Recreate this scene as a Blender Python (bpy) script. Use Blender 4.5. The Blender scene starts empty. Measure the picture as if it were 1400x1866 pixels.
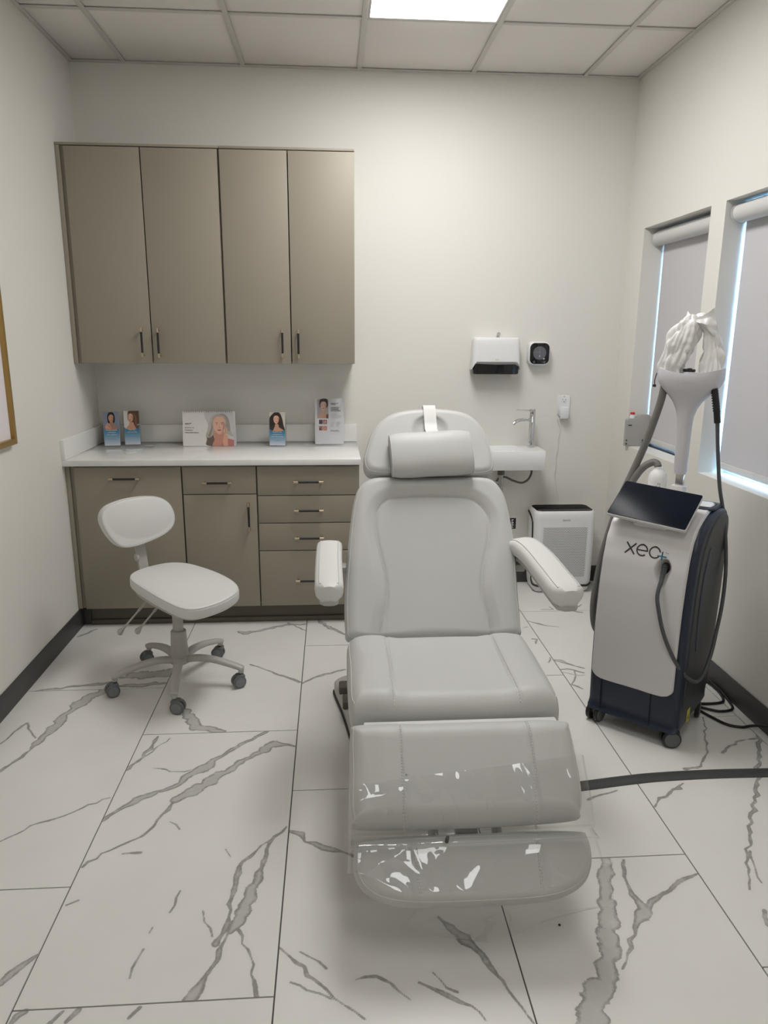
import bpy, bmesh, math, random
import numpy as np
from mathutils import Vector, Matrix, noise
PI = math.pi
R = math.radians

# ------------------------------------------------------------------ camera, world, light, exposure
scene = bpy.context.scene
C = scene.collection
cam_d = bpy.data.cameras.new('camera'); cam = bpy.data.objects.new('camera', cam_d); C.objects.link(cam)
cam_d.sensor_fit = 'HORIZONTAL'; cam_d.sensor_width = 36.0
cam_d.lens = 36.0 * 1336.54 / 1400.0
cam_d.clip_start = 0.02
def set_cam(loc, pitch, yaw, roll):
    cp, sp = math.cos(pitch), math.sin(pitch); c, s = math.cos(yaw), math.sin(yaw)
    F = Vector((s*cp, c*cp, sp)); Rt = Vector((c, -s, 0)); U = Rt.cross(F)
    cr, sr = math.cos(roll), math.sin(roll)
    R2 = cr*Rt + sr*U; U2 = -sr*Rt + cr*U
    m = Matrix((R2, U2, -F)).transposed().to_4x4(); m.translation = Vector(loc)
    cam.matrix_world = m
set_cam((1.3391, -4.327, 1.5156), -0.2381, 0.0703, 0.0063)
scene.camera = cam

world = bpy.data.worlds.new('sky'); scene.world = world; world.use_nodes = True
bg = world.node_tree.nodes['Background']
bg.inputs[0].default_value = (0.33, 0.65, 1.0, 1); bg.inputs[1].default_value = 22.0
PANEL_POWER = 13.6
BACK_PANEL = 0.36

scene.view_settings.view_transform = 'Standard'
scene.view_settings.look = 'None'
scene.view_settings.gamma = 1.0
scene.view_settings.use_curve_mapping = False
scene.view_settings.exposure = 0.30

H = 2.8726; W = 3.0265; YF = -4.95
LX = 0.598; LY = 1.196; AX = 1.188
GG = 0.6096; GX = 0.2777; GY = -0.654

# ------------------------------------------------------------------ materials
def mat(name, col, rough=.5, metal=0, spec=.5, **k):
    m = bpy.data.materials.new(name); m.use_nodes = True
    b = m.node_tree.nodes['Principled BSDF']
    b.inputs['Base Color'].default_value = (*col, 1); b.inputs['Roughness'].default_value = rough
    b.inputs['Metallic'].default_value = metal; b.inputs['Specular IOR Level'].default_value = spec
    for kk, v in k.items():
        b.inputs[kk.replace('_', ' ')].default_value = v
    return m
def nodes(m): return m.node_tree.nodes, m.node_tree.links, m.node_tree.nodes['Principled BSDF']
def add_bump(m, scale, strength, dist=.001, detail=3, coord='Object', stretch=None):
    n, l, b = nodes(m)
    tc = n.new('ShaderNodeTexCoord'); ns = n.new('ShaderNodeTexNoise'); bp = n.new('ShaderNodeBump')
    ns.inputs['Scale'].default_value = scale; ns.inputs['Detail'].default_value = detail
    bp.inputs['Strength'].default_value = strength; bp.inputs['Distance'].default_value = dist
    src = tc.outputs[coord]
    if stretch:
        mp = n.new('ShaderNodeMapping'); mp.inputs['Scale'].default_value = stretch
        l.new(src, mp.inputs[0]); src = mp.outputs[0]
    l.new(src, ns.inputs['Vector']); l.new(ns.outputs[0], bp.inputs['Height']); l.new(bp.outputs[0], b.inputs['Normal'])
    return m
def add_mottle(m, c1, c2, scale, lo=.35, hi=.65):
    n, l, b = nodes(m)
    tc = n.new('ShaderNodeTexCoord'); ns = n.new('ShaderNodeTexNoise'); cr = n.new('ShaderNodeValToRGB')
    ns.inputs['Scale'].default_value = scale; ns.inputs['Detail'].default_value = 4
    cr.color_ramp.elements[0].position = lo; cr.color_ramp.elements[0].color = (*c1, 1)
    cr.color_ramp.elements[1].position = hi; cr.color_ramp.elements[1].color = (*c2, 1)
    l.new(tc.outputs['Object'], ns.inputs['Vector']); l.new(ns.outputs[0], cr.inputs[0]); l.new(cr.outputs[0], b.inputs['Base Color'])
    return m

M = {}
M['wall'] = add_bump(mat('wall_paint', (.76, .745, .70), .55, spec=.35), 90, .25, .0012)
M['ceiling_tile'] = add_bump(mat('ceiling_tile', (.80, .765, .73), .9, spec=.1), 260, .35, .0015)
M['tee'] = mat('tee_white', (.62, .59, .56), .5)
M['grout'] = mat('grout', (.10, .098, .092), .9)
M['baseboard'] = add_bump(mat('rubber_base', (.052, .053, .053), .5), 40, .1)
M['taupe'] = add_bump(mat('taupe_laminate', (.315, .283, .228), .5, spec=.35), 300, .08, .0005)
M['taupe_dark'] = mat('taupe_inner', (.06, .048, .035), .7)
M['toe'] = mat('toe_kick', (.12, .105, .082), .5)
M['brass'] = mat('brass', (.56, .47, .35), .34, 1)
M['black'] = mat('black_plastic', (.012, .011, .012), .4)
M['blackgloss'] = mat('black_gloss', (.006, .006, .008), .08)
M['quartz'] = add_mottle(mat('quartz', (.74, .73, .70), .09), (.72, .712, .69), (.80, .795, .775), 5, .30, .46)
M['leather'] = add_bump(mat('grey_leather', (.53, .532, .52), .46, spec=.4), 700, .12, .0004)
M['leather_light'] = add_bump(mat('white_leather', (.69, .69, .675), .45, spec=.4), 700, .12, .0004)
M['piping'] = mat('piping', (.60, .595, .57), .5)
M['stitch'] = mat('stitch_thread', (.72, .71, .68), .7)
M['greige'] = mat('greige_plastic', (.44, .425, .395), .42)
M['greige_dark'] = mat('taupe_pedal', (.10, .092, .08), .5)
M['stoolbase'] = mat('stool_base', (.47, .455, .435), .4)
M['wheel'] = mat('grey_rubber', (.125, .132, .14), .5)
M['wheel_rim'] = mat('wheel_cap', (.19, .20, .215), .45)
M['white'] = mat('white_plastic', (.78, .78, .79), .35)
M['whitegloss'] = mat('white_ceramic', (.84, .84, .84), .08)
M['machine_white'] = mat('machine_white', (.70, .68, .68), .3)
M['horn'] = mat('holder_white', (.60, .59, .62), .35)
M['navy'] = mat('navy_shell', (.011, .019, .040), .36)
M['charcoal'] = mat('charcoal_panel', (.035, .038, .042), .42)
M['screen'] = mat('tablet_screen', (.004, .007, .014), .3, spec=.12)
M['hose'] = mat('grey_hose', (.17, .162, .148), .5)
M['cable'] = mat('grey_cable', (.075, .08, .086), .5)
M['blackcable'] = mat('black_cable', (.008, .008, .009), .45)
M['chrome'] = mat('chrome', (.72, .73, .74), .08, 1)
M['steel'] = mat('braided_steel', (.14, .135, .125), .35, .8)
M['steel_light'] = mat('steel_pipe', (.55, .55, .54), .22, 1)
M['blind'] = add_bump(mat('blind_fabric', (.60, .59, .61), .85, spec=.1), 900, .15, .0004)
M['blind_tube'] = mat('blind_fabric_roll', (.62, .615, .605), .6)
M['frame_white'] = mat('window_frame', (.7, .72, .75), .4)
M['gold'] = add_bump(mat('gold_frame', (.42, .27, .085), .35, .6), 60, .3, .001)
M['matboard'] = mat('picture_mat', (.76, .72, .74), .6)
M['paper'] = mat('white_paper', (.80, .79, .79), .45)
M['strip'] = mat('cord_cover', (.052, .054, .056), .5)
M['yellow'] = mat('yellow_label', (.62, .55, .03), .5)
M['red'] = mat('red_cap', (.55, .02, .03), .35)
M['greybox'] = mat('grey_box', (.40, .39, .37), .45)
M['ink'] = mat('dark_ink', (.035, .04, .045), .5)
M['inkgrey'] = mat('grey_ink', (.28, .28, .29), .5)
M['inkblue'] = mat('blue_ink', (.01, .13, .24), .5)
M['sheet'] = add_bump(mat('white_cover_film', (.80, .79, .78), .18), 25, .15, .002)
M['clearplug'] = mat('clear_plastic_knob', (.66, .65, .62), .2, Transmission_Weight=.25)
M['matte_black'] = mat('matte_black', (.006, .006, .006), .6, spec=.12)

def film_mat(name, tint=(.985, .985, .985), face=.03, edge=.5, power=4.0, rough=.03):
    m = bpy.data.materials.new(name); m.use_nodes = True
    n, l = m.node_tree.nodes, m.node_tree.links; n.clear()
    o = n.new('ShaderNodeOutputMaterial'); t = n.new('ShaderNodeBsdfTransparent'); g = n.new('ShaderNodeBsdfGlossy')
    mx = n.new('ShaderNodeMixShader'); lw = n.new('ShaderNodeLayerWeight'); lw.inputs[0].default_value = .5
    pw = n.new('ShaderNodeMath'); pw.operation = 'POWER'; pw.inputs[1].default_value = power
    a = n.new('ShaderNodeMath'); a.operation = 'MULTIPLY_ADD'; a.inputs[1].default_value = edge; a.inputs[2].default_value = face
    t.inputs[0].default_value = (*tint, 1); g.inputs['Roughness'].default_value = rough
    l.new(lw.outputs['Facing'], pw.inputs[0]); l.new(pw.outputs[0], a.inputs[0]); l.new(a.outputs[0], mx.inputs[0])
    l.new(t.outputs[0], mx.inputs[1]); l.new(g.outputs[0], mx.inputs[2]); l.new(mx.outputs[0], o.inputs[0])
    return m
M['film'] = film_mat('clear_vinyl', (.98, .98, .98), .085, .55, 3.0, .03)
M['acrylic'] = film_mat('clear_acrylic', (.985, .99, .99), .02, .4)
M['pane'] = film_mat('window_pane', (.95, .97, .97), .04, .5)

def emis(name, col, s):
    m = bpy.data.materials.new(name); m.use_nodes = True
    n, l = m.node_tree.nodes, m.node_tree.links; n.clear()
    o = n.new('ShaderNodeOutputMaterial'); e = n.new('ShaderNodeEmission'); e.inputs[0].default_value = (*col, 1); e.inputs[1].default_value = s
    l.new(e.outputs[0], o.inputs[0]); return m
M['led'] = emis('led_diffuser', (1.0, .985, .965), PANEL_POWER)

M['led_dim'] = emis('led_diffuser_dimmed', (1.0, .985, .965), PANEL_POWER*BACK_PANEL)

def marble():
    m = mat('marble_tile', (.72, .71, .68), .27, spec=.42)
    n, l, b = nodes(m)
    def math_(op, a, b_=None, clamp=False):
        x = n.new('ShaderNodeMath'); x.operation = op; x.use_clamp = clamp
        for i, v in enumerate((a, b_)):
            if v is None: continue
            if isinstance(v, (int, float)): x.inputs[i].default_value = v
            else: l.new(v, x.inputs[i])
        return x.outputs[0]
    def noise_(scale, detail, rough=.6):
        x = n.new('ShaderNodeTexNoise'); x.inputs['Scale'].default_value = scale; x.inputs['Detail'].default_value = detail
        x.inputs['Roughness'].default_value = rough
        g = n.new('ShaderNodeNewGeometry'); l.new(g.outputs['Position'], x.inputs['Vector']); return x.outputs[0]
    def mix(f, c1, c2):
        x = n.new('ShaderNodeMix'); x.data_type = 'RGBA'
        l.new(f, x.inputs[0])
        for i, c in ((6, c1), (7, c2)):
            if isinstance(c, tuple): x.inputs[i].default_value = (*c, 1)
            else: l.new(c, x.inputs[i])
        return x.outputs[2]
    at = n.new('ShaderNodeAttribute'); at.attribute_name = 'vein'
    aw = n.new('ShaderNodeAttribute'); aw.attribute_name = 'vein_width'
    amp = math_('ADD', math_('MULTIPLY', aw.outputs['Fac'], 1.25), .0045)
    nz = math_('MULTIPLY', math_('SUBTRACT', noise_(21, 8, .66), .5), amp)
    s = math_('ADD', at.outputs['Fac'], nz)                 # negative inside the vein
    core = math_('MULTIPLY', s, -480); core = math_('ADD', core, .55, True)
    deep = math_('MULTIPLY', math_('SUBTRACT', math_('MULTIPLY', s, -1), .004), 150, True)
    halo = math_('MULTIPLY', math_('SUBTRACT', .012, s), 42, True)
    var = noise_(24, 5, .7)
    veincol = mix(deep, (.30, .295, .28), (.50, .495, .475))
    veincol = mix(math_('MULTIPLY', math_('SUBTRACT', var, .46), 3.4, True), veincol, (.56, .55, .53))
    cloud = mix(math_('MULTIPLY', math_('SUBTRACT', noise_(2.2, 3), .38), 2.5, True), (.755, .745, .715), (.805, .797, .772))
    cloud = mix(math_('MULTIPLY', halo, .22, True), cloud, (.52, .515, .50))
    fade = math_('MULTIPLY', math_('SUBTRACT', noise_(9, 3), .16), 5, True)
    core = math_('MULTIPLY', core, fade)
    col = mix(core, cloud, veincol)
    fine = n.new('ShaderNodeTexWave')
    l.new(col, b.inputs['Base Color'])
    n.remove(fine)
    return m
M['marble'] = marble()

# ------------------------------------------------------------------ builders
def obj(name, me, parent=None, **k):
    o = bpy.data.objects.new(name, me); C.objects.link(o)
    if parent is not None: o.parent = parent
    for kk, v in k.items(): o[kk] = v
    return o
def thing(name, label, cat, loc=(0, 0, 0), rz=0, group=None):
    o = bpy.data.objects.new(name, None); C.objects.link(o); o.location = loc; o.rotation_euler = (0, 0, rz)
    o.empty_display_size = .05
    o['label'] = label; o['category'] = cat
    if group: o['group'] = group
    return o
def tag(o, label, cat, group=None):
    o['label'] = label; o['category'] = cat
    if group: o['group'] = group
    return o
def dup(root, loc, rz, label, group=None):
    r = root.copy(); C.objects.link(r); r.location = loc; r.rotation_euler = (0, 0, rz); r['label'] = label
    for ch in list(root.children):
        c = ch.copy(); C.objects.link(c); c.parent = r
        for g in list(ch.children):
            d = g.copy(); C.objects.link(d); d.parent = c
    return r
def wofs(p):
    v = Vector((0, 0, 0))
    while p is not None: v += p.location; p = p.parent
    return v

class MB:
    """collects shapes and links them as ONE mesh object"""
    def __init__(s): s.bm = bmesh.new(); s.mats = []
    def mi(s, m):
        if m not in s.mats: s.mats.append(m)
        return s.mats.index(m)
    def _fin(s, verts, m, mtx=None):
        i = s.mi(m) if m else 0
        fs = set()
        for v in verts:
            if mtx is not None: v.co = mtx @ v.co
            for f in v.link_faces: fs.add(f)
        for f in fs: f.material_index = i; f.smooth = True
    def box(s, a, b, m=None, bev=0, seg=2, mtx=None):
        t = bmesh.new(); bmesh.ops.create_cube(t, size=1)
        for v in t.verts:
            v.co = Vector([(a[i]+b[i])/2 + v.co[i]*(b[i]-a[i]) for i in range(3)])
        if bev: bmesh.ops.bevel(t, geom=t.edges[:], offset=bev, segments=seg, affect='EDGES', profile=.5)
        s.merge(t, m, mtx); return s
    def merge(s, t, m, mtx=None):
        vm = {}
        nv = []
        for v in t.verts: w = s.bm.verts.new(mtx @ v.co if mtx is not None else v.co); vm[v] = w; nv.append(w)
        i = s.mi(m) if m else 0
        for f in t.faces:
            try: g = s.bm.faces.new([vm[v] for v in f.verts]); g.material_index = i; g.smooth = True
            except ValueError: pass
        t.free()
    def data(s, verts, faces, m=None, mtx=None):
        i = s.mi(m) if m else 0
        vs = [s.bm.verts.new(mtx @ Vector(v) if mtx is not None else v) for v in verts]
        for f in faces:
            try: g = s.bm.faces.new([vs[k] for k in f]); g.material_index = i; g.smooth = True
            except ValueError: pass
        return s
    def tube(s, pts, rad, m=None, n=10, caps=True, sub=0, flat=None, mtx=None):
        pts = [Vector(p) for p in pts]
        if sub: pts = catmull(pts, sub)
        N = len(pts)
        rf = rad if callable(rad) else (lambda t: rad)
        T = [(pts[min(i+1, N-1)]-pts[max(i-1, 0)]).normalized() for i in range(N)]
        up = Vector((0, 0, 1)) if abs(T[0].z) < .9 else Vector((1, 0, 0))
        u = T[0].cross(up).normalized(); vs = []; fs = []
        for i in range(N):
            u = (u - T[i]*u.dot(T[i])).normalized(); w = T[i].cross(u); r = rf(i/(N-1) if N > 1 else 0)
            for k in range(n):
                a = 2*PI*k/n; vs.append(pts[i] + u*(math.cos(a)*r) + w*(math.sin(a)*r*(flat or 1)))
        for i in range(N-1):
            for k in range(n): fs.append((i*n+k, i*n+(k+1) % n, (i+1)*n+(k+1) % n, (i+1)*n+k))
        if caps: fs.append(tuple(range(n-1, -1, -1))); fs.append(tuple((N-1)*n+k for k in range(n)))
        return s.data(vs, fs, m, mtx)
    def lathe(s, prof, m=None, n=32, mtx=None, cap=True):
        vs = []; fs = []
        for r, z in prof:
            for k in range(n): vs.append((r*math.cos(2*PI*k/n), r*math.sin(2*PI*k/n), z))
        for i in range(len(prof)-1):
            for k in range(n): fs.append((i*n+k, i*n+(k+1) % n, (i+1)*n+(k+1) % n, (i+1)*n+k))
        if cap:
            fs.append(tuple(range(n-1, -1, -1))); fs.append(tuple((len(prof)-1)*n+k for k in range(n)))
        return s.data(vs, fs, m, mtx)
    def prism(s, poly, z0, z1, m=None, bev=0, seg=2, mtx=None):
        t = bmesh.new(); vs = [t.verts.new((x, y, z0)) for x, y in poly]; f = t.faces.new(vs)
        r = bmesh.ops.extrude_face_region(t, geom=[f]); bmesh.ops.translate(t, vec=(0, 0, z1-z0), verts=[e for e in r['geom'] if isinstance(e, bmesh.types.BMVert)])
        bmesh.ops.recalc_face_normals(t, faces=t.faces[:])
        if bev:
            es = [e for e in t.edges if abs(e.verts[0].co.z-e.verts[1].co.z) < 1e-7]
            bmesh.ops.bevel(t, geom=es, offset=bev, segments=seg, affect='EDGES', profile=.5)
        s.merge(t, m, mtx); return s
    def build(s, name, parent=None, world=True, auto=40, **k):
        me = bpy.data.meshes.new(name)
        bmesh.ops.recalc_face_normals(s.bm, faces=s.bm.faces[:])
        if world and parent is not None:
            bmesh.ops.translate(s.bm, vec=-wofs(parent), verts=s.bm.verts[:])
        s.bm.to_mesh(me); s.bm.free()
        for m in s.mats: me.materials.append(m)
        if auto: me.set_sharp_from_angle(angle=R(auto))
        return obj(name, me, parent, **k)

def catmull(P, sub):
    out = []
    for i in range(len(P)-1):
        p0 = P[max(i-1, 0)]; p1 = P[i]; p2 = P[i+1]; p3 = P[min(i+2, len(P)-1)]
        for k in range(sub):
            t = k/sub
            out.append(.5*((2*p1)+(p2-p0)*t+(2*p0-5*p1+4*p2-p3)*t*t+(3*p1-p0-3*p2+p3)*t**3))
    out.append(P[-1]); return out
def rrect(x0, y0, x1, y1, r, n=6):
    o = []
    for cx, cy, a in ((x1-r, y1-r, 0), (x0+r, y1-r, 90), (x0+r, y0+r, 180), (x1-r, y0+r, 270)):
        for k in range(n+1):
            t = R(a+90*k/n); o.append((cx+r*math.cos(t), cy+r*math.sin(t)))
    return o
def one(name, a, b, m, parent=None, bev=0, world=True, **k):
    return MB().box(a, b, m, bev).build(name, parent, world, **k)

def text(s, size, m, name, parent, mtx, thick=.0003, align='CENTER', bend=None, sx=1.0):
    cu = bpy.data.curves.new('t', 'FONT'); cu.body = s; cu.size = size; cu.extrude = thick; cu.align_x = align; cu.resolution_u = 3
    o = bpy.data.objects.new('t', cu); C.objects.link(o)
    dg = bpy.context.evaluated_depsgraph_get(); me = bpy.data.meshes.new_from_object(o.evaluated_get(dg))
    bpy.data.objects.remove(o)
    me.transform(Matrix.Diagonal((sx, 1, 1, 1)))
    me.transform(mtx)
    if bend:
        for v in me.vertices: v.co = bend(v.co)
    me.materials.clear(); me.materials.append(m)
    return obj(name, me, parent)

# cushion: closed outline in a plane, thickness along the normal, rounded edge, height function
def smooth_poly(P, sub=6):
    P = [Vector((p[0], p[1], 0)) for p in P]; n = len(P); out = []
    for i in range(n):
        p0, p1, p2, p3 = P[i-1], P[i], P[(i+1) % n], P[(i+2) % n]
        for k in range(sub):
            t = k/sub; v = .5*((2*p1)+(p2-p0)*t+(2*p0-5*p1+4*p2-p3)*t*t+(3*p1-p0-3*p2+p3)*t**3)
            out.append((v.x, v.y))
    return np.array(out)
def resample(Q, n):
    Q = np.array(Q, float); Z = np.vstack([Q, Q[:1]]); d = np.r_[0, np.cumsum(np.hypot(*(Z[1:]-Z[:-1]).T))]
    t = np.linspace(0, d[-1], n, endpoint=False)
    return np.c_[np.interp(t, d, Z[:, 0]), np.interp(t, d, Z[:, 1])]
def seg_dist(X, A, B):
    d = B-A; L = (d**2).sum()+1e-12; t = np.clip(((X-A)@d)/L, 0, 1)
    return np.sqrt(((X-(A+t[:, None]*d))**2).sum(1)), t
def poly_sd(X, Q):
    n = len(Q); best = np.full(len(X), 1e9); ins = np.zeros(len(X), bool)
    for i in range(n):
        A, B = Q[i], Q[(i+1) % n]
        best = np.minimum(best, seg_dist(X, A, B)[0])
        c = ((A[1] > X[:, 1]) != (B[1] > X[:, 1]))
        with np.errstate(divide='ignore', invalid='ignore'):
            xi = (B[0]-A[0])*(X[:, 1]-A[1])/(B[1]-A[1])+A[0]
        ins ^= c & (X[:, 0] < xi)
    return np.where(ins, -best, best)
class Cushion:
    def __init__(s, outline, T, r, frame, hfun=None, rb=None, N=128, core=None, rings=26, smooth=5, side_bulge=0):
        s.Q = resample(smooth_poly(outline, smooth), N) if smooth else resample(outline, N)
        s.T = T; s.r = r; s.rb = rb if rb is not None else min(r, T*.45); s.O, s.X, s.D, s.Nn = frame; s.h = hfun; s.rings = rings
        c = s.Q.mean(0); mn, mx = s.Q.min(0), s.Q.max(0)
        if core is None:
            w, h = mx-mn; e = max(0, abs(w-h)/2*.9)
            core = ((c[0]-e, c[1]), (c[0]+e, c[1])) if w > h else ((c[0], c[1]-e), (c[0], c[1]+e))
        A, B = np.array(core[0]), np.array(core[1]); s.core = (A, B)
        _, t = seg_dist(s.Q, A, B); s.K = A+t[:, None]*(B-A); s.L = np.hypot(*(s.Q-s.K).T)
    def z(s, X, delta):
        X = np.atleast_2d(X); z = np.full(len(X), s.T, float)
        if s.h is not None: z = z + s.h(X)
        d = np.clip(delta, 0, s.r); return z-(s.r-np.sqrt(np.maximum(0, s.r**2-(s.r-d)**2)))
    def w(s, x, y, z):
        return s.O+s.X*float(x)+s.D*float(y)+s.Nn*float(z)
    def on(s, P):                         # points on the top surface
        P = np.atleast_2d(np.array(P, float)); d = -poly_sd(P, s.Q); zz = s.z(P, np.maximum(d, 0))
        return [s.w(p[0], p[1], q+.0006) for p, q in zip(P, zz)]
    def mesh(s):
        vs = []; N = len(s.Q); rows = []
        def ring(delta, zf):
            f = (1-np.minimum(delta/s.L, 1))[:, None]; P = s.K+(s.Q-s.K)*f
            rows.append((P, zf(P)))
        Lm = float(s.L.min())
        nb = s.rings
        for k in range(nb+1):                                  # top, from core outwards
            g = k/nb; P = s.K+(s.Q-s.K)*((1-s.r/np.maximum(s.L, s.r*1.05))[:, None]*g)
            rows.append((P, s.z(P, s.r)))
        for k in range(1, 9):
            a = PI/2*k/8; dl = s.r*(1-math.sin(a)); ring(dl, lambda P, dl=dl: s.z(P, dl))
        zs = s.T-s.r
        for k in range(0, 7):
            a = PI/2*k/6; dl = s.rb*(1-math.cos(a)); zz = s.rb*(1-math.sin(a)); ring(dl, lambda P, zz=zz: np.full(len(P), zz))
        ring(s.rb+.01, lambda P: np.zeros(len(P)))
        for P, Z in rows:
            for p, q in zip(P, Z): vs.append(s.w(p[0], p[1], q))
        fs = []
        for i in range(len(rows)-1):
            for k in range(N): fs.append((i*N+k, i*N+(k+1) % N, (i+1)*N+(k+1) % N, (i+1)*N+k))
        fs.append(tuple((len(rows)-1)*N+k for k in range(N)))
        return vs, fs
    def build(s, name, m, parent, **k):
        b = MB(); vs, fs = s.mesh(); b.data(vs, fs, m)
        bmesh.ops.remove_doubles(b.bm, verts=b.bm.verts[:], dist=.0002)
        return b.build(name, parent, auto=0, **k)
    def piping(s, delta, rad, m, parent, name='piping', frac=(0, 1), sink=0.0):
        f = (1-np.minimum(delta/s.L, 1))[:, None]; P = s.K+(s.Q-s.K)*f; Z = s.z(P, delta)-sink
        pts = [s.w(p[0], p[1], z) for p, z in zip(P, Z)]; n = len(pts); a, b = int(frac[0]*n), int(frac[1]*n)
        pts = [pts[i % n] for i in range(a, b+1)]
        return MB().tube(pts, rad, m, n=6, caps=False).build(name, parent, auto=0)
    def side_piping(s, delta, rad, m, parent, sg, xt):
        f = (1-np.minimum(delta/s.L, 1))[:, None]; P = s.K+(s.Q-s.K)*f; Z = s.z(P, delta)
        idx = [i for i in range(len(P)) if s.Q[i][0]*sg > xt]
        idx.sort(key=lambda i: s.Q[i][1])
        return MB().tube([s.w(P[i][0], P[i][1], Z[i]) for i in idx], rad, m, n=6).build('piping', parent, auto=0)
    def stitches(s, lines, parent, gap=.0075, length=.0045, off=.0):
        b = MB()
        for L in lines:
            L = np.array(L, float)
            d = np.r_[0, np.cumsum(np.hypot(*(L[1:]-L[:-1]).T))]; k = 0.0
            while k+length < d[-1]:
                a = np.array([[np.interp(t, d, L[:, 0]), np.interp(t, d, L[:, 1])] for t in (k, k+length)])
                p = s.on(a); b.tube(p, .0009, M['stitch'], n=4); k += gap
        return b.build('stitching', parent, auto=0, kind='stuff')
def frame(O, X, D):
    X = Vector(X).normalized(); D = Vector(D).normalized(); return (Vector(O), X, D, X.cross(D).normalized())
def sstep(x, a, b):
    t = np.clip((x-a)/(b-a), 0, 1); return t*t*(3-2*t)

# ------------------------------------------------------------------ the setting
ST = dict(kind='structure')
T_ = .18
one('wall_back', (-T_, 0, -.05), (W+T_, T_, H+.1), M['wall'], **ST)
one('wall_left', (-T_, YF-.1, -.05), (0, 0, H+.1), M['wall'], **ST)
one('wall_front', (-T_, YF-.1, -.05), (W+T_, YF, H+.1), M['wall'], **ST)
SILL, HEAD = .9, 2.078
WIN = [(-.95, -.23), (-1.80, -1.079)]
b = MB()
b.box((W, YF, -.05), (W+T_, 0, SILL), M['wall'])
b.box((W, YF, HEAD), (W+T_, 0, H+.1), M['wall'])
for y0, y1 in ((-.23, 0), (-1.079, -.95), (YF, -1.80)): b.box((W, y0, SILL), (W+T_, y1, HEAD), M['wall'])
b.build('wall_right', **ST)
for i, (y0, y1) in enumerate(WIN):
    e = bpy.data.objects.new('window_%d' % (i+1), None); C.objects.link(e); e.location = (W+.15, (y0+y1)/2, SILL); e['kind'] = 'structure'
    x0, x1 = W+.125, W+.16
    fr = MB()
    fr.box((x0, y0, SILL), (x1, y0+.035, HEAD), M['frame_white'], .003); fr.box((x0, y1-.035, SILL), (x1, y1, HEAD), M['frame_white'], .003)
    fr.box((x0, y0+.035, SILL), (x1, y1-.035, SILL+.035), M['frame_white'], .003); fr.box((x0, y0+.035, HEAD-.11), (x1, y1-.035, HEAD), M['frame_white'], .003)  # top rail made taller, an added block against daylight leaking above the roller
    fr.build('window_frame', e)
    one('pane', (W+.14, y0+.035, SILL+.035), (W+.144, y1-.035, HEAD-.11), M['pane'], e)

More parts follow.
